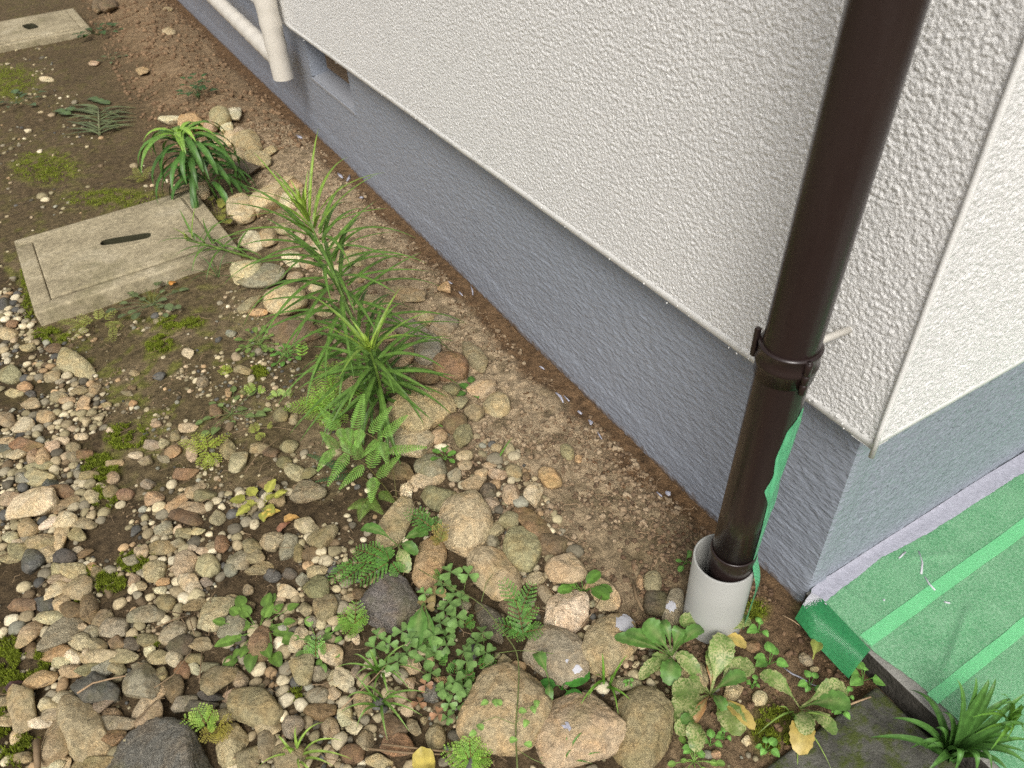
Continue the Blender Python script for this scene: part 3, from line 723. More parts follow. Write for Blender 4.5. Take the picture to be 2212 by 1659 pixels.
# border stones: plate, centre, half axes, tilt, colour, label
BORDER = [
 ('F', 810, 70, 205, 178, 80, 'pink', 'largest pinkish tan stone of the border, beside the olive stone above the clover', .4),
 ('F', 350, 70, 182, 92, 62, 'yel', 'tall leaning yellowish stone behind the moss fern sprig', .2),
 ('F', 575, 330, 180, 104, 80, 'orange', 'smooth orange tan stone right of the dark speckled stone', .2),
 ('F', 1180, 235, 155, 122, -52, 'olive', 'rounded olive grey stone between the brown slab stone and the pink stone', .3),
 ('F', 990, 390, 205, 138, -42, 'yel', 'smooth yellow olive stone above the green moss fern spray', .2),
 ('F', 1370, 215, 106, 76, -5, 'brown', 'brown tan stone touching the bare soil above the pink block', .5),
 ('F', 1465, 362, 138, 108, -5, 'pink', 'pinkish block stone at the edge of the bare soil', .6),
 ('F', 1240, 70, 155, 66, -42, 'rust', 'long rust brown stone leaning between olive stones', .7),
 ('F', 1090, 50, 66, 55, 0, 'olive', 'small olive stone beside the long rust brown stone', .4),
 ('F', 985, 192, 46, 46, 0, 'grey', 'small grey stone beneath the olive stone by the big pink one', .6),
 ('F', 995, 118, 62, 52, 10, 'olive', 'knobbly olive stone tucked beside the largest pink stone', .7),
 ('F', 325, 598, 188, 172, 30, 'slate', 'dark slate grey stone with white speckles beside the clover', .4),
 ('F', 1258, 432, 64, 44, 12, 'tan', 'small tan pebble stone below the rounded olive grey stone', .2),
 ('F', 1328, 540, 80, 46, -58, 'tan', 'tan tooth shaped stone beside the whitish concrete lump', .3),
 ('F', 1462, 640, 158, 128, 55, 'white', 'whitish rough concrete lump with embedded grey pebbles', 1.0),
 ('F', 1695, 510, 138, 74, -48, 'tan', 'pale earthy long stone right of the pinkish block stone', .8),
 ('F', 975, 712, 158, 76, -52, 'dark', 'dark rough concrete fragment left of the green moss fern spray', 1.0),
 ('F', 1150, 640, 130, 62, -5, 'brown', 'brown flat stone mostly hidden behind the green moss fern spray', .6),
 ('F', 1410, 930, 212, 160, -18, 'grey', 'dark grey stone with quartz spots above the big flat stone', .5),
 ('F', 1740, 850, 198, 160, 50, 'tan', 'tan speckled stone with white paint splashed on its upper edge', .3),
 ('F', 1058, 1268, 290, 252, 8, 'yel', 'largest flat yellowish stone lying in front of the clover', .35),
 ('F', 1525, 1412, 258, 204, 15, 'pink', 'pinkish brown rugged stone beside the biggest flat stone', .8),
 ('F', 1935, 1400, 232, 186, 78, 'olive', 'smooth olive tan stone left of the mottled rosette', .4),
 ('F', 1850, 1112, 92, 42, -3, 'olive', 'small flat olive pebble above the smooth olive tan stone', .2),
 ('F', 2018, 452, 58, 72, 0, 'olive', 'upper small olive stone near the grey drain pipe', .3),
 ('F', 2042, 588, 78, 92, 0, 'dark', 'dark olive veined stone left of the painted grey stone', .5),
 ('F', 2152, 620, 118, 62, 78, 'grey', 'grey stone with a white paint spot touching the drain pipe', .5),
 ('F', 1938, 455, 28, 50, 0, 'orange', 'tiny orange tan stone beside the upper olive stone', .8),
 ('G', 55, 1075, 110, 100, 0, 'olive', 'olive stone half hidden under the mottled rosette', .3),
 ('G', 318, 1165, 70, 52, 20, 'cream', 'rough cream stone under the mottled rosette leaves', .8),
 ('G', 500, 1208, 44, 46, 0, 'pale', 'smooth pale pebble on bare soil between two rosettes', .2),
 ('G', 800, 958, 46, 30, -40, 'grey', 'grey brown pebble on soil beneath the hanging green flap', .2),
 ('G', 855, 1018, 24, 18, 0, 'cream', 'tiny cream pebble below the hanging green flap', .3),
 ('G', 455, 872, 46, 36, 0, 'red', 'reddish pebble beside the yellow leaf by the drain pipe', .2),
 ('G', 75, 1425, 48, 34, 0, 'tan', 'tan pebble on soil right of the smooth olive tan stone', .3),
 ('G', 420, 1482, 28, 28, 0, 'pale', 'small pale angular pebble in the soil near the moss patch', .9),
 ('G', 215, 1575, 32, 30, 0, 'orange', 'small orange tan pebble near the lower picture edge on soil', .6),
 ('G', 685, 1525, 26, 22, 0, 'brown', 'small brown pebble between moss patch and paving slab', .4),
 ('C', 710, 718, 118, 104, 5, 'rust', 'ochre brown rounded stone beside the long olive stone', .5),
 ('C', 855, 648, 138, 62, -50, 'olive', 'long olive stone leaning on the ochre stone by bare soil', .4),
 ('C', 555, 602, 94, 108, 0, 'blue', 'blue grey rounded stone at the tips of the lily leaves', .2),
 ('C', 668, 455, 98, 70, 32, 'grey', 'grey ridged stone above the blue grey stone', .5),
 ('C', 428, 462, 140, 58, -5, 'grey', 'flat grey stone behind the lily leaf tips', .3),
 ('C', 540, 400, 70, 46, -20, 'yel', 'small yellow tan stone behind the flat grey stone', .3),
 ('C', 418, 252, 138, 52, -8, 'tan', 'flat tan stone half sunk in loose soil by the tall lily', .3),
 ('C', 190, 300, 142, 48, -3, 'tan', 'tan stone half hidden by the tall lily leaves', .4),
 ('C', 666, 208, 42, 40, 0, 'orange', 'lumpy orange earth clod lying near the foundation', .9),
 ('C', 525, 1000, 228, 158, 12, 'tan', 'big smooth brown boulder at the foot of the lily', .3),
 ('C', 915, 850, 106, 78, 28, 'pink', 'greyish pink stone beside loose crumbly soil', .6),
 ('C', 712, 865, 60, 50, 0, 'green', 'greenish stone behind the big smooth boulder', .3),
 ('C', 772, 950, 56, 46, 20, 'olive', 'olive stone wedged right of the big smooth boulder', .6),
 ('C', 1008, 968, 90, 82, 0, 'tan', 'tan stone caked in loose soil', .6),
 ('C', 738, 1082, 82, 70, 15, 'brown', 'brown stone touching the big boulder from the right', .3),
 ('C', 865, 1018, 68, 52, -20, 'olive', 'olive brown stone below the greyish pink stone', .5),
 ('C', 790, 1168, 78, 60, 52, 'green', 'mossy green stone below the brown stone', .6),
 ('C', 632, 1172, 62, 50, 25, 'pink', 'pinkish brown egg shaped stone below the big boulder', .2),
 ('C', 430, 1208, 156, 112, -8, 'yel', 'yellow olive stone under the fern fronds', .4),
 ('C', 585, 1370, 106, 80, -15, 'grey', 'rounded greyish stone above the flat yellow stone', .2),
 ('C', 555, 1452, 126, 54, 5, 'yel', 'flat yellowish stone right of the fern stem', .3),
 ('C', 635, 1565, 118, 88, 0, 'green', 'green grey stone above the largest pinkish stone', .4),
 ('C', 424, 1540, 66, 46, -80, 'white', 'white and grey granite chip by the fern stem', .9),
 ('C', 368, 1392, 110, 62, -22, 'brown', 'dark brown stone behind the fern stem', .5),
 ('C', 1355, 1435, 84, 64, -40, 'orange', 'orange brown stone alone on the bare soil', .4),
 ('C', 1465, 1270, 60, 42, -62, 'olive', 'egg shaped olive pebble on the soil near the wall', .1),
 ('C', 1243, 1550, 78, 62, 75, 'pale', 'pale squared mortar block at the edge of the bare soil', 1.1),
 ('C', 1118, 1402, 58, 48, -20, 'olive', 'olive grey stone beside the pinkish pebble above the pale block', .3),
 ('C', 1016, 1412, 62, 42, -15, 'pink', 'pinkish pebble left of the olive grey stone', .4),
 ('C', 905, 1406, 46, 36, 0, 'pink', 'small pink pebble second from the olive grey stone', .4),
 ('C', 798, 1296, 54, 36, 0, 'cream', 'cream stone just below the crumbly soil', .5),
 ('C', 802, 1357, 48, 32, 5, 'tan', 'tan stone directly below the cream stone', .4),
 ('C', 1006, 1242, 38, 28, 0, 'tan', 'small round tan pebble by the lone green blade', .2),
 ('C', 868, 1472, 86, 50, 22, 'tan', 'tan stone with a slanted ridge among small grey pebbles', .5),
 ('C', 735, 1424, 46, 44, 0, 'grey', 'grey pebble right of the rounded greyish stone', .4),
 ('C', 950, 1525, 58, 54, 0, 'dark', 'dark pebble left of the tan gravel stone by the pale block', .5),
 ('C', 1105, 1540, 64, 72, 0, 'tan', 'tan stone left of the pale mortar block', .4),
 ('C', 968, 1610, 60, 42, 0, 'grey', 'grey stone above the rust brown stone', .5),
 ('C', 1200, 1430, 28, 34, 0, 'brown', 'small brown pebble above the pale mortar block', .3),
 ('C', 962, 1364, 46, 28, 0, 'pink', 'pink flat pebble under the lone green blade', .3),
 ('C', 1535, 1318, 24, 32, 0, 'orange', 'small orange clod beside the egg shaped pebble', .6),
 ('C', 395, 640, 88, 105, 0, 'pink', 'smooth pinkish stone behind the front lily leaves', .2),
 ('C', 300, 520, 60, 46, 0, 'pink', 'pinkish stone behind the front lily crown', .4),
 ('C', 60, 830, 90, 60, 0, 'tan', 'tan stone under the front lily leaves', .4),
 ('C', 560, 780, 80, 52, -10, 'brown', 'brown stone in the gap between lily and ochre stone', .5),
 ('A', 1105, 773, 60, 32, 0, 'white', 'bright white stone behind the drooping leafy plant', .8),
 ('A', 1237, 793, 72, 56, 0, 'orange', 'orange tan stone behind the drooping leafy plant', .6),
 ('A', 1428, 757, 60, 58, 0, 'tan', 'tan stone beside the dark green herb', .4),
 ('A', 1525, 738, 36, 50, 20, 'white', 'white and brown stone near the dark green herb', .8),
 ('A', 1368, 812, 40, 40, 0, 'pink', 'small pinkish stone below the dark green herb', .4),
 ('A', 1472, 828, 36, 34, 0, 'pale', 'pale stone third in the row from the dark herb', .5),
 ('A', 1492, 895, 44, 44, 0, 'pale', 'pale rounded stone in the heap behind the drooping plant', .4),
 ('A', 1548, 866, 36, 36, 0, 'pink', 'pink stone in the heap nearer the foundation', .3),
 ('A', 1608, 928, 80, 58, -10, 'tan', 'broad tan stone in the heap behind the drooping plant', .6),
 ('A', 1415, 908, 60, 38, -20, 'pink', 'pinkish flat stone partly behind the drooping plant', .5),
 ('A', 1670, 1030, 78, 46, -18, 'yel', 'oval yellow tan stone in the far heap', .2),
 ('A', 1600, 1088, 96, 50, -8, 'dark', 'dark grey layered stone in the far heap', .9),
 ('A', 1548, 1002, 46, 48, 0, 'tan', 'tan stone above the dark grey layered stone', .4),
 ('A', 1745, 982, 50, 32, 10, 'tan', 'earthy clod beside the oval yellow tan stone', .9),
 ('A', 1760, 1262, 138, 112, 42, 'cream', 'large angular ochre stone beyond the tall lily', .9),
 ('A', 1562, 1358, 82, 90, 0, 'cream', 'smooth cream stone at the corner of the slotted drain cover', .3),
 ('A', 1196, 1252, 60, 56, 0, 'pink', 'pink stone under the drooping plant by the drain cover', .5),
 ('A', 1312, 1245, 44, 46, 0, 'pale', 'pale stone under the drooping plant leaves', .5),
 ('A', 1895, 1197, 52, 32, 5, 'orange', 'small tan stone above the large angular ochre stone', .5),
 ('A', 1625, 1568, 76, 58, -5, 'pale', 'white pink stone beside the slotted drain cover', .4),
 ('A', 1735, 1545, 62, 58, 0, 'tan', 'tan stone left of the tall lily stem', .4),
 ('A', 1862, 1302, 58, 42, 0, 'pale', 'pale stone behind the tall lily tip', .5),
 ('A', 2060, 1620, 60, 52, 0, 'pale', 'pale stone just right of the tall lily crown', .5),
 ('A', 706, 36, 46, 38, 0, 'brown', 'round brown stone at the far end of the soil heap', .4),
 ('A', 640, 36, 28, 34, 0, 'brown', 'smaller brown stone at the far end of the soil heap', .4),
 ('A', 1088, 60, 24, 14, 0, 'tan', 'tiny tan stone on the far soil near the foundation', .4),
 ('A', 1095, 206, 34, 20, 0, 'tan', 'tan stone sunk in the far soil heap', .3),
 ('A', 612, 412, 28, 14, 0, 'pink', 'flat pink pebble lying alone on far bare soil', .3),
 ('A', 925, 462, 32, 22, 0, 'orange', 'orange clod on the far bare soil', .8),
 ('A', 302, 514, 34, 12, 0, 'pale', 'pale flat pebble in moss near the wilted plant', .3),
 ('D', 1600, 95, 98, 86, 25, 'cream', 'cream and brown stone touching the slotted drain cover', .5),
 ('D', 1690, 130, 150, 82, 8, 'grey', 'mottled grey stone banded with ochre below the drain cover', .5),
 ('D', 1850, 285, 132, 116, 0, 'cream', 'plain cream tan stone under the tall lily leaves', .3),
 ('D', 1618, 312, 84, 38, 35, 'olive', 'olive angular chip left of the cream tan stone', .9),
 ('D', 1670, 366, 62, 24, -2, 'orange', 'flat orange brown stone left of the cream tan stone', .3),
 ('D', 1905, 492, 150, 96, -5, 'brown', 'dull brown stone beneath the tall lily', .4),
 ('H', 570, 455, 85, 52, -15, 'pink', 'pinkish stone behind the tall lily crown on the left', 0.4),
 ('H', 640, 770, 62, 52, -5, 'pink', 'pink stone close behind the tall lily stem', 0.4),
 ('H', 520, 705, 74, 56, -5, 'tan', 'tan stone in the bank just left of the lily crown', 0.4),
 ('H', 870, 752, 64, 46, -15, 'tan', 'tan stone right of the lily crown in loose soil', 0.4),
 ('H', 1000, 835, 84, 52, -5, 'cream', 'cream stone right of the tall lily stem', 0.4),
 ('H', 1130, 955, 125, 72, 5, 'tan', 'broad tan stone under the tall lily right leaves', 0.4),
 ('H', 955, 1085, 92, 52, 10, 'pale', 'pale stone in the bank beneath the tall lily', 0.4),
 ('H', 800, 835, 54, 42, 5, 'tan', 'little tan stone hidden between lily leaves', 0.4),
 ('H', 1060, 1065, 74, 52, -5, 'grey', 'grey stone in the bank right of the lily stem', 0.4),
 ('H', 600, 960, 92, 60, -15, 'pale', 'pale stone between the mottled grey stone and lily stem', 0.4),
 ('H', 725, 1005, 64, 46, -10, 'pink', 'pink stone at the middle of the lily bank', 0.4),
 ('H', 800, 1215, 66, 44, 5, 'pale', 'pale stone low in the bank before the dull brown stone', 0.4),
 ('H', 900, 930, 60, 44, -15, 'olive', 'olive stone deep in the lily bank', 0.4),
 ('H', 690, 560, 54, 40, -15, 'tan', 'tan stone at the top of the lily bank', 0.4),
 ('H', 1180, 1130, 74, 44, -5, 'tan', 'tan earthy stone at the right rim of the lily bank', 0.4),
 ('H', 1000, 1180, 84, 50, -5, 'brown', 'brown stone beneath the lily leaves by the flat tan stone', 0.4),
 ('H', 620, 1120, 70, 46, 5, 'tan', 'tan stone left of the plain cream tan stone', 0.4),
 ('H', 980, 1330, 80, 50, 5, 'pink', 'pinkish stone under the lower lily leaves', 0.4),
 ('H', 870, 1420, 90, 54, -15, 'tan', 'tan stone between the two lilies', 0.4),
 ('H', 700, 1500, 90, 60, -5, 'olive', 'olive stone at the left foot of the lilies', 0.4),
]
hero_no = 0
STONES = {}
for i, (pl_, zx, zy, a, b, an, colr, lab, angl) in enumerate(BORDER):
    ox, oy = ZROOM[pl_] if pl_ != 'H' else (486 - zx / 3 + zx * .2441, 324 - zy / 3 + zy * .2441); a /= 3; b /= 3
    if pl_ == 'H': a *= .73; b *= .73
    big = max(a, b)
    nm = 'pebble' if big < 16 else 'stone'
    mat = GRANITE if colr in ('slate',) or 'concrete' in lab or 'granite' in lab or 'speckled' in lab else STONE
    bury = .30 if big > 30 else .22
    STONES[lab] = place_stone(ox + zx / 3, oy + zy / 3, a, b, an, colr, nm, lab, nm, None, 5 if big > 55 else 4, bury, .62 if big > 45 else .72, mat, 500 + i, ang_=angl)
for lab, q in STONES.items():
    if lab.startswith('tan speckled'): paint_patch(q, 737 + 1835 / 3, 1106 + 722 / 3, 19)
    if lab.startswith('grey stone with a white'): paint_patch(q, 737 + 2140 / 3, 1106 + 612 / 3, 11)
    if lab.startswith('dark grey stone with quartz'): paint_patch(q, 737 + 1530 / 3, 1106 + 1020 / 3, 9); paint_patch(q, 737 + 1465 / 3, 1106 + 965 / 3, 5)
    if lab.startswith('pinkish brown rugged'): paint_patch(q, 737 + 1470 / 3, 1106 + 1390 / 3, 8, PAINT)

# the dark boulder at the lower edge
place_stone(362, 1682, 118, 92, 12, 'slate', 'stone', 'big dark grey weathered boulder cut by the lower picture edge', 'stone', None, 5, .40, .45, GRANITE, 77, ang_=.9)

# gravel stones: plate, centre, half axes, tilt, colour
GR = [('E',540,1410,190,112,-72,'tan'),('E',355,1480,130,82,72,'olive'),('E',145,1270,105,80,-80,'yel'),('E',1510,1500,120,90,78,'tan'),('E',1660,1262,158,105,-12,'olive'),
('E',915,1112,114,100,-70,'grey'),('E',620,1150,126,92,-20,'navy'),('E',1408,668,112,78,52,'yel'),('E',1505,750,95,64,25,'grey'),('E',1698,845,106,80,80,'rust'),
('E',1208,340,78,62,62,'tan'),('E',1342,342,76,68,-60,'yel'),('E',1010,386,68,58,45,'tan'),('E',1237,472,76,58,-20,'pale'),('E',1757,187,78,62,0,'pink'),('E',1870,222,86,50,75,'grey'),
('E',1634,232,58,56,0,'olive'),('E',1552,318,70,60,0,'grey'),('E',1697,370,94,45,14,'olive'),('E',1670,290,56,44,20,'olive'),('E',1048,236,88,40,8,'olive'),('E',920,262,42,48,0,'pink'),
('E',1190,138,50,42,0,'olive'),('E',1285,130,46,26,5,'cream'),('E',1062,112,62,46,20,'grey'),('E',1220,34,94,54,-5,'brown'),('E',1410,42,50,54,0,'olive'),('E',1995,98,80,54,0,'yel'),
('E',2098,158,95,62,40,'olive'),('E',2058,492,84,72,0,'green'),('E',2112,622,78,82,0,'olive'),('E',1960,442,40,48,0,'blue'),('E',1872,518,64,40,5,'pale'),('E',2052,388,62,40,0,'tan'),
('E',1607,502,34,42,0,'tan'),('E',1495,368,46,48,0,'blue'),('E',1764,415,46,44,0,'slate'),('E',1876,402,40,38,0,'dark'),('E',420,785,150,72,36,'grey'),('E',745,748,82,60,10,'grey'),
('E',668,710,70,42,58,'olive'),('E',515,843,64,52,0,'tan'),('E',625,858,60,38,-5,'olive'),('E',186,790,90,50,58,'pink'),('E',580,633,80,48,85,'brown'),('E',335,680,76,44,8,'cream'),
('E',290,592,60,46,-20,'navy'),('E',155,600,72,40,5,'brown'),('E',378,508,86,44,38,'pale'),('E',514,496,80,64,30,'tan'),('E',474,385,65,58,0,'yel'),('E',207,308,62,74,0,'navy'),
('E',410,290,66,48,-10,'navy'),('E',258,205,86,54,5,'tan'),('E',408,172,70,40,80,'pink'),('E',320,258,48,54,0,'tan'),('E',165,97,66,56,10,'tan'),('E',425,58,66,46,10,'pale'),
('E',545,75,70,36,3,'olive'),('E',320,68,62,28,35,'white'),('E',55,298,56,38,0,'tan'),('E',140,258,50,54,0,'olive'),('E',956,665,102,56,15,'grey'),('E',1075,586,50,56,0,'olive'),
('E',1266,604,72,44,18,'olive'),('E',1115,790,86,62,30,'grey'),('E',1165,862,82,58,15,'dark'),('E',1300,860,62,50,0,'tan'),('E',1418,1076,118,76,40,'olive'),('E',1132,948,48,54,0,'pale'),
('E',1035,950,58,48,40,'tan'),('E',960,1232,148,42,42,'tan'),('E',968,1332,104,72,48,'tan'),('E',1130,1140,60,72,0,'brown'),('E',1375,1192,86,36,-5,'navy'),('E',1512,1196,70,52,10,'pink'),
('E',1206,1238,80,50,20,'grey'),('E',760,1372,110,42,12,'grey'),('E',730,1460,72,46,10,'red'),('E',870,1494,65,42,0,'white'),('E',262,1374,46,38,0,'white'),('E',320,1252,50,48,0,'pale'),
('E',358,1304,68,36,18,'yel'),('E',266,1088,90,48,32,'orange'),('E',465,1030,62,44,0,'tan'),('E',634,940,108,42,3,'cream'),('E',815,936,76,40,10,'olive'),('E',682,1010,74,40,38,'blue'),
('E',768,1014,48,38,0,'yel'),('E',590,1030,70,44,0,'olive'),('E',475,940,40,45,0,'white'),('E',370,920,88,44,10,'orange'),('E',665,1530,80,46,25,'brown'),('E',620,1630,106,50,5,'olive'),
('E',1625,1590,84,58,35,'olive'),('E',1734,1515,52,76,0,'grey'),('E',1874,1592,102,82,0,'olive'),('E',1892,1382,70,70,0,'grey'),('E',1738,1398,80,54,10,'tan'),('E',2078,1292,96,54,0,'rust'),
('E',2048,1190,78,50,0,'grey'),('E',1980,1025,80,86,0,'tan'),('E',2165,1082,46,56,0,'pale'),('E',2148,926,70,74,0,'pale'),('E',1940,832,82,46,62,'pale'),('E',1880,714,46,36,0,'olive'),
('E',2022,704,42,40,0,'grey'),('E',1982,634,42,46,0,'olive'),('E',2076,1052,60,42,0,'grey'),('E',1310,1262,90,40,0,'dark'),('E',1455,1316,66,44,0,'tan'),('E',684,1222,86,48,45,'grey'),
('E',432,1216,68,46,0,'pale'),('E',712,1322,70,38,10,'brown'),('E',1036,1064,46,50,0,'green'),('E',1182,1036,44,54,0,'red'),('E',1260,1018,46,32,0,'white'),('E',1362,1000,58,32,0,'grey'),
('E',1258,950,52,40,0,'olive'),('E',972,902,40,38,0,'pale'),('E',962,830,62,44,0,'olive'),('E',98,1460,30,40,0,'pale'),('E',60,1350,60,40,20,'pink'),('E',150,1590,50,34,0,'olive'),
('E',40,1225,44,34,0,'olive'),('E',340,1640,60,36,0,'pale'),('E',420,1620,36,38,0,'yel'),('E',830,1590,90,40,20,'orange'),('E',2140,1400,50,60,0,'olive'),('E',2160,1180,50,40,0,'tan'),
('E',1560,1090,46,60,0,'grey'),('E',1500,560,34,26,0,'tan'),('E',1600,610,50,40,0,'brown'),('E',1800,620,46,40,0,'olive'),('E',2010,270,60,40,20,'brown'),('E',1930,260,36,60,0,'olive'),
('E',1310,250,36,26,0,'pink'),('E',1380,215,42,30,20,'olive'),('E',1245,240,30,24,0,'pale'),('E',1440,210,44,60,0,'rust'),('E',1165,205,38,30,0,'grey'),('E',600,355,30,26,0,'orange'),
('E',860,320,40,36,0,'grey'),('E',1040,505,46,30,0,'pale'),('E',870,430,36,44,0,'pink'),('E',920,480,30,30,0,'tan'),('E',1060,450,42,28,20,'orange'),('E',1345,455,34,32,0,'grey'),
('E',510,150,50,36,0,'olive'),('E',500,265,46,30,40,'pale'),('E',540,270,60,24,25,'rust'),('E',80,165,44,34,0,'pale'),('E',120,195,40,26,0,'pale'),('E',630,400,30,46,-10,'olive'),
('E',400,430,70,28,10,'pink'),('E',360,375,30,36,0,'tan'),('E',470,640,60,54,0,'brown'),('E',400,595,50,50,0,'cream'),('E',520,750,42,26,30,'pink'),('E',590,780,50,40,30,'grey'),
('E',205,900,30,50,-10,'brown'),('E',560,905,32,30,0,'cream'),('E',400,970,54,36,0,'pale'),('E',890,1000,36,26,0,'grey'),('E',850,870,46,40,0,'dark'),('E',770,860,44,44,20,'brown'),
('D',330,1490,55,42,25,'navy'),('D',257,1437,75,52,-5,'cream'),('D',180,1230,76,44,-8,'red'),('D',120,1290,46,32,10,'pale'),('D',420,1532,72,38,-5,'rust'),('D',228,1608,128,82,22,'pale'),
('D',1545,1332,76,56,70,'yel'),('D',1475,1252,48,70,0,'olive'),('D',1760,1272,52,38,0,'brown'),('D',1912,1405,58,60,0,'yel'),('D',1680,1246,58,40,0,'olive'),('D',1872,1232,58,44,10,'olive'),
('D',1735,1475,60,40,0,'brown'),('D',2015,1530,112,70,5,'olive'),('D',1818,1038,48,48,0,'green'),('D',1902,1048,34,46,0,'pink'),('D',1328,1550,78,48,10,'green'),('D',1264,1522,68,42,48,'yel'),
('D',1148,1598,82,40,40,'orange'),('D',1000,1570,64,46,20,'pink'),('D',1208,1410,72,38,12,'rust'),('D',1245,1262,36,66,0,'pink'),('D',1214,1114,54,34,0,'pink'),('D',985,1226,46,34,0,'grey'),
('D',1062,1210,38,36,0,'tan'),('D',1122,1272,50,34,30,'orange'),('D',738,1342,54,28,8,'tan'),('D',605,1562,40,42,50,'pale'),('D',722,1532,46,40,50,'olive'),('D',805,1545,50,34,10,'red'),
('D',952,1335,38,34,0,'tan'),('D',1064,1318,30,28,0,'blue'),('D',532,878,44,28,5,'olive'),('D',543,957,46,36,35,'tan'),('D',440,935,46,26,5,'tan'),('D',826,893,28,18,-15,'grey'),
('D',857,852,32,18,0,'brown'),('D',860,955,26,24,0,'orange'),('D',340,1235,46,40,0,'pink'),('D',292,1040,48,38,0,'tan'),('D',155,850,40,34,0,'orange'),('D',1240,1638,92,36,5,'tan'),
('D',478,704,108,62,-34,'yel'),('D',1220,630,36,34,0,'pale'),('D',1312,812,38,38,20,'grey'),('D',1580,740,60,32,-18,'tan'),('D',1490,888,26,30,0,'orange'),('D',1496,500,30,24,0,'blue'),
('D',380,920,46,30,0,'olive'),('D',870,760,26,20,0,'tan'),('D',620,862,30,36,-30,'tan'),('D',690,965,32,20,0,'olive'),('D',205,895,26,20,0,'navy'),('D',340,780,50,36,10,'olive'),
('D',190,600,38,28,20,'tan'),('D',50,500,46,40,0,'tan'),('D',80,440,34,26,0,'red'),('D',20,310,34,36,0,'navy'),('D',350,600,44,28,0,'brown'),('D',60,770,60,46,0,'olive'),
('D',40,1060,50,40,0,'tan'),('D',150,1100,60,40,20,'pale'),('D',220,960,50,34,0,'tan'),('D',100,890,40,26,0,'tan'),('D',400,1195,38,28,0,'pale'),('D',470,1240,40,30,0,'olive'),
('D',530,1170,40,26,0,'pale'),('D',550,1290,46,36,0,'rust'),('D',480,1310,40,30,0,'olive'),('D',280,1310,60,36,80,'orange'),('D',210,1295,44,44,0,'pink'),('D',50,1200,50,26,5,'tan'),
('D',60,1250,60,26,0,'navy'),('D',240,1365,80,30,8,'yel'),('D',160,1440,50,34,0,'blue'),('D',60,1580,70,40,5,'tan'),('D',430,1600,80,30,30,'olive'),('D',570,1430,50,36,10,'olive'),
('D',730,1440,40,36,0,'tan'),('D',655,1490,30,20,0,'pale'),('D',720,1130,30,22,0,'pale'),('D',880,1290,40,26,0,'pale'),('D',1010,1090,36,20,0,'pink'),('D',1130,1160,40,36,0,'tan'),
('D',960,1480,40,34,0,'grey'),('D',1400,1010,40,46,0,'brown'),('D',1840,1340,50,40,0,'green'),('D',1990,1410,60,44,0,'green'),('D',1620,1590,80,40,20,'grey'),('D',1800,1580,60,46,0,'olive'),
('F',450,998,58,58,0,'pink'),('F',588,1180,56,60,0,'slate'),('F',145,1250,70,70,0,'tan'),('F',22,1092,58,78,0,'pale'),('F',445,1100,46,40,0,'pink'),('F',610,1450,62,72,0,'olive'),
('F',68,1565,76,54,0,'brown'),('F',348,1392,84,60,0,'brown'),('F',470,1400,42,50,0,'olive'),('F',365,1512,104,64,0,'rust'),('F',105,830,30,28,0,'pale'),('F',60,545,66,34,25,'olive'),
('F',120,530,50,46,0,'brown'),('F',250,1620,80,40,0,'tan'),('F',160,1480,56,60,0,'olive'),('F',90,1030,40,46,0,'grey'),('F',690,1180,46,36,0,'olive'),('F',640,1090,44,28,0,'orange'),
('F',800,600,40,38,0,'grey'),('F',540,1350,24,24,0,'tan'),('F',90,1400,46,40,0,'pale'),('F',1060,960,50,50,0,'tan'),('F',30,1340,46,60,0,'pale'),('F',1630,600,30,26,0,'pale')]
def place_words(x, y):
    if y < 800 and x < 300: return 'beside the slotted drain cover'
    if x < 165 and y < 1130: return 'in gravel left of the mossy patch'
    if y < 1000 and x > 300: return 'on damp soil left of the fern'
    if y < 1130 and x > 165: return 'on soil below the drain cover'
    if x < 165: return 'in the lower corner gravel' if y > 1400 else 'in gravel above the corner moss'
    if x < 330: return 'in gravel left of the boulder' if y > 1400 else 'in gravel by the moss strips'
    if x < 560: return 'in gravel above the dark boulder' if y > 1330 else 'in open gravel amid the bed'
    if x < 760: return 'in gravel right of the boulder' if y > 1400 else 'in gravel near the slate stone'
    return 'among the clover stems'
def shape_word(a, b): 
    q = max(a, b) / min(a, b); return 'long' if q > 1.9 else 'oval' if q > 1.3 else 'round'
SPECIAL = {('E', 540, 1410): 'biggest tan oval cobble at the lower left of the gravel', ('E', 1660, 1262): 'large squarish olive stone above the yellow green sprig',
           ('E', 620, 1150): 'largest blue black angular stone in the gravel with a straw across', ('E', 1698, 845): 'rusty brown egg stone lying on flat green weed leaves',
           ('E', 1408, 668): 'yellowish kidney shaped stone left of the weed clump', ('D', 478, 704): 'yellow tan wedge stone standing at the edge of gravel and soil',
           ('E', 355, 1480): 'olive pear shaped cobble beside the biggest tan cobble', ('E', 1510, 1500): 'tan pear shaped stone right of the dark weathered boulder',
           ('E', 915, 1112): 'grey squarish stone above the dark weathered boulder', ('D', 228, 1608): 'large pale whitish stone in the gravel at the picture edge'}
PEB = []
def gravel_stone(px, py, a, b, an, colr, key=None):
    lab = SPECIAL.get(key); size = 'large ' if max(a, b) > 34 else '' if max(a, b) > 18 else 'small '
    if lab: return place_stone(px, py, a, b, an, colr, 'cobble', lab, 'stone', None, 4, .28, .68, None, None, ang_=.6)
    o = place_stone(px, py, a, b, an, colr, 'pebble', 'x', 'pebble', 'pebbles of the gravel bed', 0, .26, .72)
    PEB.append((o, px, py, f'{size}{shape_word(a, b)} {WORD[colr]} pebble', colr)); return o
for pl_, zx, zy, a, b, an, colr in GR:
    ox, oy = ZROOM[pl_]; gravel_stone(ox + zx / 3, oy + zy / 3, a / 3, b / 3, an, colr, (pl_, zx, zy))
def side(dx, dy): return ('right of' if dx > 0 else 'left of') if abs(dx) > abs(dy) else ('below' if dy > 0 else 'above')
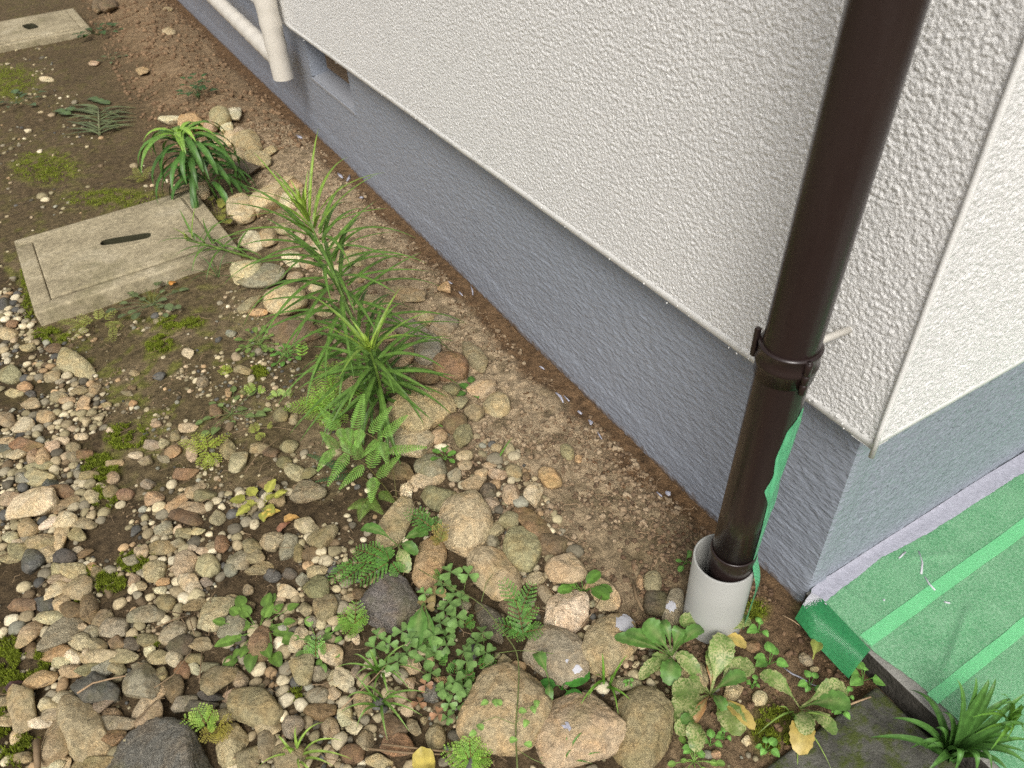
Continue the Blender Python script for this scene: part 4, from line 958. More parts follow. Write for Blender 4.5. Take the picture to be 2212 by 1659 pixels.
seen = {}
for o, x, y, w_, c_ in PEB: seen.setdefault((w_, place_words(x, y)), []).append((o, x, y, c_))
used = set()
for (w_, pw_), L in seen.items():
    for o, x, y, c_ in L:
        lab = f'{w_} {pw_}'
        if len(L) > 1:
            for q in sorted(PEB, key=lambda q: (q[1] - x) ** 2 + (q[2] - y) ** 2)[1:6]:
                if q[4] == c_: continue
                lab = f'{w_} {side(x - q[1], y - q[2])} a {WORD[q[4]]} one {pw_}'
                if lab not in used: break
        ws = lab.replace(' a o', ' an o').split()
        while len(ws) > 16: ws.pop(0)
        lab = ' '.join(ws); used.add(lab); o['label'] = lab
print('stones', len(BORDER), len(GR))

# ------------------------------------------------------------------ gravel too small to count, packed round the stones above
DENSE = [(-30, 540), (45, 620), (85, 720), (150, 770), (235, 880), (220, 960), (180, 1040), (300, 1080), (420, 1090), (560, 1040), (700, 1090), (745, 1180), (770, 1330), (830, 1450), (990, 1500), (1040, 1700), (-30, 1700)]
MEDIUM = [(60, 720), (300, 690), (520, 620), (640, 780), (760, 1000), (860, 1060), (1000, 1000), (1130, 1010), (1230, 1200), (1340, 1320), (1500, 1420), (1620, 1500), (1720, 1690), (900, 1700), (560, 1040), (300, 1080), (220, 960)]
SPARSE = [(-30, 60), (60, 60), (260, 330), (420, 420), (60, 545), (-30, 545)]
def scatter_in(poly, n, seed):
    r = np.random.default_rng(seed); xs_, ys_ = zip(*poly); out = []
    P3 = np.array([spot(*q) for q in poly]); lo_, hi_ = P3.min(0), P3.max(0)
    X = r.random(n) * (hi_[0] - lo_[0]) + lo_[0]; Y = r.random(n) * (hi_[1] - lo_[1]) + lo_[1]
    ok = inpoly(X, Y, [(p[0], p[1]) for p in P3]); return X[ok], Y[ok]
OB = np.array([(o[0], o[1], o[2], o[3], o[4]) for o in OBST])
def covered(x, y, r):                       # centre lies inside a bigger stone
    d = OB[:, :2] - (x, y); k = np.where(np.abs(d).max(1) < OB[:, 2] + r)[0]
    for i in k:
        dx, dy = d[i]; c_, s_ = math.cos(OB[i, 4]), math.sin(OB[i, 4])
        u_ = (dx * c_ + dy * s_) / (OB[i, 2] * .80 + r * .5); v_ = (-dx * s_ + dy * c_) / (OB[i, 3] * .80 + r * .5)
        if u_ * u_ + v_ * v_ < 1: return True
    return False
def pile(items, shapes, mat, name, jitter=.12):
    """many little stones as one mesh; items: x, y, z, a, b, c, yaw, colour"""
    Vs, Fs, Cs, k = [], [], [], 0
    for n_, (x, y, z, a, b, c_, yaw, col) in enumerate(items):
        V, F = shapes[n_ % len(shapes)]; V = V * (a, b, c_); cs, sn = math.cos(yaw), math.sin(yaw)
        V = np.stack([V[:, 0] * cs - V[:, 1] * sn + x, V[:, 0] * sn + V[:, 1] * cs + y, V[:, 2] + z], 1)
        Vs.append(V); Fs.append(F + k); Cs.append(np.tile(np.array(col), (len(V), 1))); k += len(V)
    return part(name, np.concatenate(Vs), np.concatenate(Fs), mat, None, True, np.concatenate(Cs))
names = ['tan', 'tan', 'olive', 'olive', 'yel', 'grey', 'grey', 'grey', 'pink', 'pale', 'pale', 'pale', 'brown', 'orange', 'blue', 'navy', 'cream', 'dark', 'white', 'tan', 'olive']
SH2 = [stone_shape(900 + i, 2, .2 + .7 * (i % 5) / 5, .08) for i in range(16)]
SH1 = [stone_shape(950 + i, 1, .3, .10) for i in range(16)]
items = []; hashg = {}
def free(x, y, r):
    gx_, gy_ = int(x / .03), int(y / .03)
    for i in (-1, 0, 1):
        for j in (-1, 0, 1):
            for (qx, qy, qr) in hashg.get((gx_ + i, gy_ + j), ()):
                if (qx - x) ** 2 + (qy - y) ** 2 < (.80 * (qr + r)) ** 2: return False
    return True
BARE = [(240, 1172, 60, 50), (257, 1293, 35, 50), (13, 1330, 40, 40), (493, 1280, 30, 24), (560, 1443, 50, 20), (283, 770, 120, 48), (317, 1036, 44, 28), (550, 1026, 58, 28), (467, 720, 90, 44), (430, 900, 60, 40), (340, 850, 60, 26), (690, 1300, 30, 30), (250, 960, 40, 30)]
def throw(poly, n, r0, r1, seed, pw=2.2, limit=None):
    X, Y = scatter_in(poly, n, seed); r_ = np.random.default_rng(seed + 1)
    q_ = pix(np.stack([X, Y, 0 * X], -1)); bare = mossmask(q_[:, 0], q_[:, 1]) > .35
    for bx, by, brx, bry in BARE: bare |= ((q_[:, 0] - bx) / brx) ** 2 + ((q_[:, 1] - by) / bry) ** 2 < 1
    keep = (r_.random(len(X)) < np.where(bare, .10, 1.0)) & (fbm(X * 6, Y * 6, 71, 3) + .30 > r_.random(len(X)) * .5)
    X, Y = X[keep], Y[keep]
    R_ = np.sort(r0 + (r1 - r0) * r_.random(len(X)) ** pw)[::-1]; cnt = 0
    for x, y, r in zip(X, Y, R_):
        if covered(x, y, r) or not free(x, y, r): continue
        hashg.setdefault((int(x / .03), int(y / .03)), []).append((x, y, r))
        e = r_.uniform(.7, 1.0); h = r * r_.uniform(.5, .8)
        cc = np.array(PAL[names[r_.integers(len(names))]]) * r_.uniform(.75, 1.3) * (1 if r > .005 else .8)
        items.append((x, y, float(terrain(x, y)) + h * r_.uniform(.15, .6), r * 1.15, r * 1.15 * e, h, r_.random() * 6.3, cc)); cnt += 1
        if limit and cnt >= limit: break
throw(DENSE, 14000, .0052, .0118, 5, 1.5)
throw(DENSE, 30000, .0022, .0052, 6, 1.2)
throw(MEDIUM, 800, .005, .013, 7, 2.0)
throw(MEDIUM, 8000, .0022, .006, 8, 1.5)
RUBBLE = [(870, 950), (960, 935), (1125, 985), (1235, 1190), (1330, 1320), (1480, 1400), (1420, 1480), (1150, 1430), (1000, 1300), (860, 1110)]
throw(RUBBLE, 900, .006, .016, 41, 1.4)
throw(RUBBLE, 1500, .003, .007, 42, 1.4)
throw(SPARSE, 150, .006, .016, 9, 2.0)
throw(SPARSE, 700, .003, .008, 10, 1.5)
big_ = [i for i in items if i[3] > .0056]; sml = [i for i in items if i[3] <= .0056]
print('gravel', len(big_), len(sml))
o = pile(big_, SH2 if len(big_) < 2600 else SH2[:8] + SH1, VST, 'gravel'); stuff(o, 'loose mixed tan and grey gravel spread over the ground', 'gravel')
o = pile(sml, SH1, VST, 'grit'); stuff(o, 'fine grit between the gravel stones', 'grit')

# ------------------------------------------------------------------ crumbs of dry soil beside the wall
items = []; r_ = np.random.default_rng(3)
def crumbs(n, x0, x1, y0, y1, r0, r1, colA, colB, pw=3):
    for _ in range(n):
        x = x0 + (x1 - x0) * r_.random(); y = y0 + (y1 - y0) * r_.random() ** 1.25
        if fbm(np.array([x * 7]), np.array([y * 7]), 15, 3)[0] < -.15 + r_.normal() * .22: continue
        r = r0 + (r1 - r0) * r_.random() ** pw
        if r > .005 and covered(x, y, r): continue
        cc = np.array(S(*colA)) * (1 - (q := r_.random())) + np.array(S(*colB)) * q
        items.append((x, y, float(terrain(x, y)) + r * .25, r, r * r_.uniform(.7, 1), r * r_.uniform(.6, .9), r_.random() * 6.3, cc))
crumbs(8000, -.40, -.035, .25, 2.6, .0014, .009, (176, 156, 128), (128, 108, 84), 4.2)
crumbs(3500, -.32, -.03, .02, .6, .0012, .007, (146, 124, 98), (100, 82, 64), 3.5)
crumbs(1500, -.12, -.03, .02, 2.6, .001, .005, (116, 90, 64), (92, 70, 50))
crumbs(5200, -.55, -.03, 2.3, 5.6, .002, .016, (146, 120, 92), (110, 88, 66), 4.5)
crumbs(1600, -.26, -.02, -.15, .22, .001, .0065, (138, 112, 86), (94, 74, 58))
crumbs(3000, -1.0, -.35, .3, 1.7, .001, .004, (136, 116, 90), (98, 82, 62))
def clod_shape(seed, sub):
    V, F = stone_shape(seed, sub, .2, .2); r = np.random.default_rng(seed)
    V = V * (1 + .30 * r.normal(size=(len(V), 1)).clip(-1.2, 1.2)); return V / np.abs(V).max(0), F
SHC = [clod_shape(1200 + i, 1) for i in range(14)]; SHC2 = [clod_shape(1250 + i, 2) for i in range(10)]
o = pile([i for i in items if i[3] > .0042], SHC2, CLOD, 'soil_clods'); stuff(o, 'crumbly dry brown soil clods heaped along the foundation', 'soil')
o = pile([i for i in items if i[3] <= .0042], SHC, CLOD, 'soil_crumbs'); stuff(o, 'fine brown soil crumbs over the bare earth', 'soil')
# root fibres
VF = []
for _ in range(230):
    x = -.36 + .32 * r_.random(); y = .1 + 1.8 * r_.random() ** 1.3; a = r_.random() * 6.3; P = [np.array([x, y, float(terrain(x, y)) + .002])]
    for k_ in range(r_.integers(4, 9)):
        a += r_.normal() * .7; x += math.cos(a) * .006; y += math.sin(a) * .006
        P.append(np.array([min(x, -.012), y, float(terrain(x, y)) + .0015 + .004 * r_.random()]))
    VF.append(tube(P, .00030 + .00045 * r_.random(), 4, False))
o = part('root_fibres', *merge(*VF), ROOT); stuff(o, 'thin pale root fibres tangled in the loose soil', 'roots')

# ------------------------------------------------------------------ moss
pts = []
for cx_, cy_, rx, ry in MOSS:
    P3 = np.array([spot(cx_ + dx * rx, cy_ + dy * ry) for dx, dy in ((-1.2, -1.2), (1.2, -1.2), (1.2, 1.2), (-1.2, 1.2))]); lo_, hi_ = P3.min(0), P3.max(0)
    n = int(min(4200, max(150, (hi_[0] - lo_[0]) * (hi_[1] - lo_[1]) * 210000)))
    X = lo_[0] + r_.random(n) * (hi_[0] - lo_[0]); Y = lo_[1] + r_.random(n) * (hi_[1] - lo_[1])
    q = pix(np.stack([X, Y, 0 * X], -1)); m_ = mossmask(q[:, 0], q[:, 1]); w_ = fbm(X * 35, Y * 35, 44, 3)
    ok = (m_ > r_.random(n) * .9) & (w_ > -.12); pts.append(np.stack([X[ok], Y[ok]], 1))
pts = np.concatenate(pts); n = len(pts); print('moss', n)
K = 5; Vs = np.zeros((n, K, 3, 3)); z0 = terrain(pts[:, 0], pts[:, 1]); hump = .006 + .008 * np.clip(fbm(pts[:, 0] * 60, pts[:, 1] * 60, 46, 2), 0, 1)
for k_ in range(K):
    a = r_.random(n) * 6.283; l = .0016 + .0022 * r_.random(n); w_ = .0006 + .0006 * r_.random(n); t_ = r_.uniform(.3, 1.2, n)
    dx, dy = np.cos(a), np.sin(a); ox_, oy_ = r_.normal(size=n) * .0012, r_.normal(size=n) * .0012
    b = np.stack([pts[:, 0] + ox_, pts[:, 1] + oy_, z0 + hump * .6], 1)
    Vs[:, k_, 0] = b + np.stack([-dy * w_, dx * w_, 0 * w_], 1); Vs[:, k_, 1] = b - np.stack([-dy * w_, dx * w_, 0 * w_], 1)
    Vs[:, k_, 2] = b + np.stack([dx * l * np.cos(t_), dy * l * np.cos(t_), l * np.sin(t_) + hump * .4], 1)
cc = np.array(S(122, 134, 40))[None] * (.6 + .9 * r_.random((n, 1))); cc = np.repeat(cc, K * 3, 0)
o = part('moss', Vs.reshape(-1, 3), np.arange(n * K * 3).reshape(-1, 3), MOSSM, None, False, cc); stuff(o, 'low bright green moss in patches on the damp ground', 'moss')
# ------------------------------------------------------------------ plants
def ribbon(P, Wd, fold=.25, up=(0, 0, 1), c0=(.06, .15, .03), c1=None, rib=None, wave=0.0, roll=0.0):
    """a leaf blade: a folded strip along P with half widths Wd"""
    P = np.asarray(P, float); n = len(P); T = np.gradient(P, axis=0); T /= np.linalg.norm(T, axis=1)[:, None] + 1e-12
    up = np.asarray(up, float); Sd = np.cross(T, up); L = np.linalg.norm(Sd, axis=1)[:, None]; Sd = np.where(L > .05, Sd / (L + 1e-9), np.array([1., 0, 0]))
    if roll: Nn0 = np.cross(Sd, T); Sd = Sd * math.cos(roll) + Nn0 * math.sin(roll)
    Nn = np.cross(Sd, T); Wd = np.asarray(Wd)[:, None]; wv = wave * np.sin(np.arange(n) * 1.9)[:, None]
    V = np.concatenate([P - Sd * Wd + Nn * Wd * (fold + wv), P - Sd * Wd * .5 + Nn * Wd * fold * .35, P, P + Sd * Wd * .5 + Nn * Wd * fold * .35, P + Sd * Wd + Nn * Wd * (fold - wv)])
    F = []
    for k in range(4):
        for i in range(n - 1): F.append((k * n + i, (k + 1) * n + i, (k + 1) * n + i + 1, k * n + i + 1))
    c0 = np.array(c0); c1 = c0 if c1 is None else np.array(c1); t = np.linspace(0, 1, n)[:, None]
    c = c0 * (1 - t) + c1 * t; r = c * 1.35 if rib is None else np.tile(np.array(rib), (n, 1)) * (1 - t) + c * t
    return V, F, np.concatenate([c, c * .95, r, c * .95, c])
def prof(kind, n):
    t = np.linspace(0, 1, n)
    if kind == 'grass': return np.minimum(1, .55 + 1.6 * t) * np.clip(1 - t, 0, 1) ** .75
    if kind == 'lance': return np.sin(np.pi * np.clip(t, .02, 1) ** .75) ** .85 * np.where(t < .5, 1, 1)
    if kind == 'spoon': w = .10 + .90 * sm(.18, .62, t); return w * np.clip(1 - ((t - .62) / .38).clip(0, 1) ** 2.4, 0, 1) ** .5
    if kind == 'ovate': return np.sin(np.pi * np.clip(t, 0, 1) ** .62) ** .75
    if kind == 'round': return np.sqrt(np.clip(1 - (2 * t - 1) ** 2, 0, 1))
def vary(c, k=.15): 
    j = 1 + random.uniform(-k, k); return tuple(x * j for x in c)
def leaf_to(plant, b, t, w, kind='spoon', lift=.02, n=12, fold=.22, c0=(.06, .15, .03), c1=None, mat=LEAF, serr=0.0, rib=None, wave=0.0, name='leaf', roll=0.0):
    b = np.asarray(b, float); t = np.asarray(t, float); m = (b + t) / 2 + np.array([0, 0, lift * 2])
    P = bez(b, m, t, n); Wd = w * prof(kind, n) 
    if serr: Wd = Wd * (1 + serr * (np.arange(n) % 2 * 2 - 1) * np.linspace(.2, 1, n))
    V, F, C = ribbon(P, np.maximum(Wd, .00015), fold, c0=c0, c1=c1, rib=rib, wave=wave, roll=roll)
    return part(name, V, F, mat, plant, True, C)

LILY = S(92, 124, 54); LILYY = S(168, 190, 78)
def lily(label, base, tip, nleaf, L0, L1, w, top_px=None, start=.12, lean=None, e_low=-.1, e_up=1.25):
    b = spot(*base); b[2] = float(terrain(b[0], b[1])); tp = rise(*tip, b) if lean is None else spot(*tip, lean)
    pl_ = thing('lily_plant', label, 'plant', tuple(b))
    mid_ = (b + tp) / 2 + np.array([.012, -.008, 0]); n = 16; P = bez(b, mid_, tp, n)
    part('stem', *tube(P, np.linspace(.0042, .0022, n), 8), LEAF, pl_, True, np.tile(np.array(S(112, 140, 62)), (n * 8, 1)))
    ga = 2.39996; ph = random.random() * 6
    for i in range(nleaf):
        f = i / (nleaf - 1); t = start + (1 - start) * f ** .8; k = min(n - 2, int(t * (n - 1))); u = t * (n - 1) - k
        p = P[k] * (1 - u) + P[k + 1] * u; ph += ga + random.uniform(-.25, .25)
        L = (L1 + (L0 - L1) * (1 - abs(f - .45) * 1.5)) * random.uniform(.8, 1.15)
        if f > .9: L *= .55 - (f - .9) * 3
        e = e_low + (e_up - e_low) * f ** 3.4 + random.uniform(-.15, .2); kc = random.uniform(.45, 1.45) * (1.0 if f < .85 else .75)
        m = 12; ang = e + .35 - kc * np.linspace(0, 1, m); ds = L / (m - 1)
        hor = np.cumsum(np.cos(ang)) * ds; ver = np.cumsum(np.sin(ang)) * ds
        dr = np.array([math.cos(ph), math.sin(ph), 0]); sw = np.array([-dr[1], dr[0], 0]) * random.uniform(-.15, .15)
        Q = p + dr * hor[:, None] + sw * (np.linspace(0, 1, m) ** 2)[:, None] * L + np.array([0, 0, 1]) * ver[:, None]
        Q[:, 0] = np.minimum(Q[:, 0], -.012); zt = terrain(Q[:, 0], Q[:, 1]) + .003; Q[:, 2] = np.maximum(Q[:, 2], zt)
        yng = max(0, (f - .76) / .24); c0 = np.array(vary(LILY, .2)) * (1 - yng) + np.array(LILYY) * yng; c1 = np.array(vary(LILY, .2)) * (1 - .5 * yng) + .5 * yng * np.array(LILYY)
        V, F, C = ribbon(Q, np.maximum(w * prof('grass', m) * (1 - .35 * yng), .0002), .35, c0=c0, c1=c1)
        part('leaf', V, F, LEAF, pl_, True, C)
    return pl_
lily('tall leaning lily with long narrow leaves and a pale green crown', (835, 880), (652, 448), 118, .225, .16, .0068, start=.05, lean=.335)
lily('shorter lily with a spreading leaf whorl behind the fern', (828, 905), (797, 752), 66, .17, .12, .0070, start=.2, e_low=-.35)
lily('small lily sprig arching over the slotted drain cover', (560, 562), (402, 518), 22, .13, .085, .0048, start=.35, lean=.09, e_low=.1)
def tuft(label, centre, tips, w, h, col, cat='grass', name='grass_tuft', c1=None, z0=None):
    b = spot(*centre); b[2] = float(terrain(b[0], b[1])) if z0 is None else z0
    pl_ = thing(name, label, cat, tuple(b))
    for tx, ty, tz in tips:
        t = spot(tx, ty, b[2] + tz); o = np.array([random.uniform(-.006, .006), random.uniform(-.006, .006), 0])
        leaf_to(pl_, b + o, t, w * random.uniform(.8, 1.2), 'grass', h * random.uniform(.6, 1.3), 12, .3, vary(col), c1 and vary(c1), name='blade')
    return pl_
Gz = lambda x, y: (1474 + x / 3, 1106 + y / 3)
Q5 = lambda x, y: (648 + x * .2685, 1053 + y * .2685)
Q6 = lambda x, y: (1296 + x * .2685, 1296 + y * .2685)
Q4 = lambda x, y: (594 + x * .1953, 729 + y * .1953)
GRASS = S(104, 146, 62); GR2 = S(128, 156, 82)
tuft('long bladed lily clump overhanging the green sheet at the lower corner', Gz(1720, 1590), [(*Gz(*q), z) for *q, z in
     ((1365, 1335, .04), (1220, 1460, .03), (1590, 1680, .04), (1570, 1535, .03), (1780, 1085, .14), (1900, 1070, .15), (1985, 1085, .15), (2030, 1080, .13), (2230, 1170, .12), (2130, 1210, .10),
      (2240, 1390, .08), (2110, 1680, .06), (1480, 1530, .02), (1660, 1300, .06), (1470, 1150, .03), (2230, 1560, .05), (2250, 1480, .06), (1760, 1690, .03), (2000, 1690, .05), (1900, 1690, .05), (2240, 1650, .05), (2150, 1500, .06), (1640, 1400, .05))],
     .0074, .035, S(70, 108, 50), 'plant', 'lily_clump', S(86, 128, 58), .0)
tuft('bright young lily shoot in the lower corner clump', Gz(2000, 1500), [(*Gz(*q), z) for *q, z in
     ((2060, 1180, .11), (2190, 1270, .10), (2220, 1340, .09), (1990, 1290, .10), (1880, 1330, .08), (1900, 1440, .06), (2100, 1480, .05), (2210, 1420, .06), (2140, 1300, .1), (2080, 1250, .11), (2000, 1540, .05))],
     .0036, .02, S(120, 160, 66), 'plant', 'lily_shoot', S(96, 142, 56), .058)
tuft('pale grass tuft beside the clover in front of the slate stone', Q5(650, 1475), [(*Q5(*q), z) for *q, z in
     ((290, 1450, .03), (430, 1345, .04), (860, 1260, .05), (450, 1515, .03), (590, 1690, .02), (900, 1645, .03), (480, 1620, .03), (720, 1690, .02), (830, 1520, .04), (560, 1300, .05), (770, 1330, .05), (1010, 1500, .03))], .0030, .02, GRASS, c1=GR2)
tuft('lower pale grass tuft left of the biggest flat stone', (737 + 260 / 3, 1106 + 1240 / 3), [(737 + x / 3, 1106 + y / 3, z) for x, y, z in
     ((30, 1215, .03), (525, 1320, .02), (440, 1420, .02), (90, 1060, .04), (560, 1170, .03), (300, 1480, .02), (0, 1300, .02), (470, 1240, .03), (150, 1130, .04), (100, 1400, .02), (380, 1180, .04))], .0028, .02, GRASS, c1=GR2)
tuft('bright grass tuft between the dark stone and the pinkish rugged stone', (737 + 1715 / 3, 1106 + 1125 / 3), [(737 + x / 3, 1106 + y / 3, z) for x, y, z in
     ((1690, 915, .06), (1855, 925, .06), (1795, 1310, .03), (1870, 1215, .03), (1540, 1270, .03), (1650, 1060, .05), (1600, 1200, .03), (1770, 1060, .06))], .0030, .015, S(100, 150, 52), c1=S(120, 160, 64))
tuft('straggling grass blades along the lower picture edge right of the boulder', (645, 1640), [(600, 1590, .03), (700, 1560, .04), (560, 1655, .02), (690, 1690, .02), (740, 1600, .04), (640, 1570, .05), (720, 1655, .03), (610, 1620, .04), (660, 1700, .01), (760, 1640, .03)], .0028, .02, S(128, 160, 70), c1=S(150, 172, 84))
tuft('thin grass at the lower edge under the pinkish rugged stone', (1215, 1650), [(1190, 1575, .03), (1235, 1620, .03), (1260, 1580, .04), (1165, 1640, .02), (1280, 1650, .02), (1225, 1590, .04), (1300, 1625, .02)], .0024, .012, S(84, 124, 56))
tuft('long thin grass blades crossing the mossy paving slab', Q6(1540, 890), [(*Q6(1590, 1380), .01), (*Q6(1860, 1360), .012), (*Q6(1900, 985), .03), (*Q6(1270, 1080), .01), (*Q6(1440, 860), .02)], .0022, .014, S(120, 150, 70), c1=S(140, 165, 84))
tuft('sparse grass wisps on the edge of the slotted drain cover', (470, 600), [(430, 560, .04), (500, 540, .05), (410, 610, .03), (520, 575, .04), (455, 560, .06), (380, 590, .03), (540, 610, .02)], .0018, .02, S(78, 112, 58))
o = tuft('single green grass blade standing on the bare soil', (737 + 1015 / 3, 553 + 1365 / 3), [(737 + 1110 / 3, 553 + 1175 / 3, .05)], .0042, .004, S(98, 140, 60), 'grass', 'grass_shoot')

# leafy drooping plant
b = spot(470, 432); b[2] = 0; tp = spot(388, 296, .20)
gp_ = thing('leafy_plant', 'drooping leafy green plant with toothed leaves by the slotted drain cover', 'plant', tuple(b))
P = bez(b, (b + tp) / 2 + np.array([0, 0, .06]), tp, 12); part('stem', *tube(P, np.linspace(.004, .002, 12), 8), LEAF, gp_, True, np.tile(np.array(S(96, 130, 60)), (96, 1)))
for i in range(66):
    f = i / 65; p = P[min(11, int(2 + f * 9.5))] * 1.0; a = i * 2.4 + random.uniform(-.3, .3); L = random.uniform(.165, .22) * (1 if f < .85 else .62)
    m = 11; e0 = .55 + .5 * f ** 2; ang = e0 - (1.75 + random.uniform(.1, .9)) * np.linspace(0, 1, m); ds = L / (m - 1)
    dr = np.array([math.cos(a), math.sin(a), 0]); Q = p + dr * (np.cumsum(np.cos(ang)) * ds)[:, None] + np.array([0, 0, 1]) * (np.cumsum(np.sin(ang)) * ds)[:, None]
    Q[:, 2] = np.maximum(Q[:, 2], .004 + .02 * (1 - f)); Wd = .0100 * prof('lance', m) * (1 + .07 * (np.arange(m) % 2 * 2 - 1))
    y = max(0, (f - .75) / .25); c0 = np.array(vary(S(76, 112, 52), .25)) * (1 - y) + np.array(S(140, 175, 76)) * y
    V, F, C = ribbon(Q, np.maximum(Wd, .0003), .3, c0=c0); part('leaf', V, F, LEAF, gp_, True, C)
# wilted pulled weed
b = spot(215, 290); b[2] = .003
wp_ = thing('wilted_weed', 'wilted grey green weed lying on the far bare soil', 'weed', tuple(b))
P = np.array([spot(x, y, z) for x, y, z in ((215, 292, .004), (214, 268, .012), (213, 245, .018), (212, 232, .016))]); part('stem', *tube(P, [.005, .0045, .004, .002], 7), LEAF, wp_, True, np.tile(np.array(S(130, 134, 96)), (28, 1)))
for i in range(40):
    s = -1 if i % 2 else 1; t = random.random(); y0 = 290 - 58 * t; L = random.uniform(40, 84)
    leaf_to(wp_, spot(214, y0, .012), spot(214 + s * L, y0 - 8 + random.uniform(-16, 16), .006), .0060, 'lance', .008, 8, .2, vary(S(98, 108, 72), .25))
for cx_, cy_ in ((140, 245), (128, 240), (212, 218), (225, 222), (200, 214), (150, 236)):
    leaf_to(wp_, spot(cx_ - 12, cy_, .006), spot(cx_ + 12, cy_ + 3, .010), .020, 'round', .006, 9, .1, vary(S(92, 112, 68)))
def herb(label, cx_, cy_, n, rad, size, col, kind='ovate', mat=LEAF, z=.012, name='weed', cat='weed', serr=.0, stem=True, sd_=None):
    b = spot(cx_, cy_); b[2] = float(terrain(b[0], b[1])); pl_ = thing(name, label, cat, tuple(b)); dist = np.linalg.norm(b - CAM); u = dist / FPX
    st_ = []
    for i in range(n):
        a = i * 2.4 + random.uniform(-.4, .4); r = rad * math.sqrt((i + .6) / n); c_ = b + np.array([math.cos(a) * r, math.sin(a) * r, z * random.uniform(.5, 1.6)])
        d = np.array([math.cos(a), math.sin(a), random.uniform(-.25, .25)]); s = size * random.uniform(.7, 1.2)
        leaf_to(pl_, c_, c_ + d * s * 2, s * .72, kind, .15 * s, 9, .15, vary(col, .25), mat=mat, serr=serr)
        st_.append(tube([b, b * .4 + c_ * .6 + np.array([0, 0, z * .4]), c_], .0006, 5, False))
    if stem: V, F = merge(*st_); part('stems', V, F, LEAF, pl_, True, np.tile(np.array(col) * 1.2, (len(V), 1)))['kind'] = 'stuff'
    return pl_
herb('dark green leafy herb at the far stone heap by the foundation', 437, 232, 26, .060, .016, S(62, 92, 50), z=.05)
herb('yellowing round leaved weed under the drooping plant', 470, 470, 22, .085, .019, S(128, 128, 62), 'round', z=.02)
herb('dusty round leaved weed along the drain cover front edge', 330, 660, 20, .09, .013, S(98, 112, 74), 'round', z=.012)
herb('low green weed at the foot of the dull brown stone', 562, 745, 22, .05, .009, S(112, 136, 66), 'round', z=.012)
herb('small green weed left of the tall lily foot', 620, 770, 14, .035, .008, S(96, 140, 60), 'round', z=.012)
herb('flat green weed under the rusty brown egg stone', 560, 1365, 24, .055, .013, S(98, 128, 56), z=.010)
herb('tiny weed mat between fern and gravel', 690, 1395, 16, .04, .008, S(110, 142, 70), 'round', z=.008)
herb('yellow green lobed weed left of the fern', 570, 1095, 10, .032, .014, S(150, 150, 70), z=.010, serr=.2)
herb('grey green weed under fern on damp soil', 500, 895, 14, .07, .012, S(104, 122, 70), z=.008)
herb('trailing grey weed on far moss at the picture edge', 35, 225, 12, .12, .02, S(80, 98, 66), z=.02)
herb('small dark weed right of the farthest drain cover', 215, 78, 16, .12, .022, S(62, 84, 44), z=.03)
herb('low pale weed on the far bare soil', 245, 130, 8, .07, .012, S(92, 104, 70), z=.01)
herb('single sprouting weed beside the big brown boulder', 737 + 850 / 3, 553 + 910 / 3, 5, .016, .011, S(82, 120, 52), z=.012)
herb('round weed leaves beside the cream stone at the soil edge', 737 + 680 / 3, 553 + 1345 / 3, 5, .016, .009, S(98, 140, 60), 'round', z=.012)
herb('green weed behind the whitish concrete lump', 737 + 1570 / 3, 1106 + 530 / 3, 7, .025, .014, S(90, 128, 52), 'round', z=.016)
herb('glossy green weed between dark stone and rugged stone', 737 + 1430 / 3, 1106 + 1160 / 3, 4, .014, .018, S(64, 120, 44), 'round', z=.014)
herb('tiny clustered seedlings at the lower edge on soil', 1500, 1640, 12, .03, .006, S(130, 165, 80), 'round', z=.008)
herb('low weed leaves beside the grey drain pipe on soil', 1480, 1222, 5, .012, .006, S(98, 140, 66), 'round', z=.010)

# fern: fronds of leaflets, each leaflet feathered
def feather(b, t, w, n, col, nrm=None):
    """one fern leaflet: midrib with paired lobes"""
    b = np.asarray(b, float); t = np.asarray(t, float); P = bez(b, (b + t) / 2 + np.array([0, 0, .006]), t, n + 1); d = (t - b) / np.linalg.norm(t - b)
    up = np.array([0, 0, 1.]) if nrm is None else nrm; s = np.cross(d, up); s /= np.linalg.norm(s); nn = np.cross(s, d)
    V, F, C = [], [], []; k = 0; step = np.linalg.norm(t - b) / n
    for i in range(n):
        f = i / n; l = w * min(1, .55 + f * 3.5) * (1 - f) ** .72 + .0006
        for sg in (-1, 1):
            p = P[i] + nn * .0004; ax = sg * s * .93 + d * .37; q = d * step * .36
            dn = -nn * l * .18
            V += [p - q * .75, p + ax * l * .55 - q + dn * .3, p + ax * l * .93 - q * .45 + dn, p + ax * l + q * .4 + dn, p + ax * l * .55 + q + dn * .3, p + q * .75]; F.append((k, k + 1, k + 2, k + 3, k + 4, k + 5) if sg > 0 else (k + 5, k + 4, k + 3, k + 2, k + 1, k)); k += 6
            cc = np.array(col) * (.85 + .3 * f) * random.uniform(.9, 1.1); C += [cc * .85, cc, cc * 1.1, cc * 1.1, cc, cc * .85]
    Vt, Ft = tube(P, np.linspace(.0005, .0002, n + 1), 4, False); F += [tuple(i + k for i in f_) for f_ in Ft]; V = np.concatenate([np.array(V), Vt]); C = C + [np.array(S(122, 120, 66))] * len(Vt)
    return V, F, np.array(C)
fb_ = spot(858, 1086); fb_[2] = .0
fern = thing('fern', 'bright green feathery fern arching over the stones below the lily', 'fern', tuple(fb_))
FG = S(132, 176, 82)
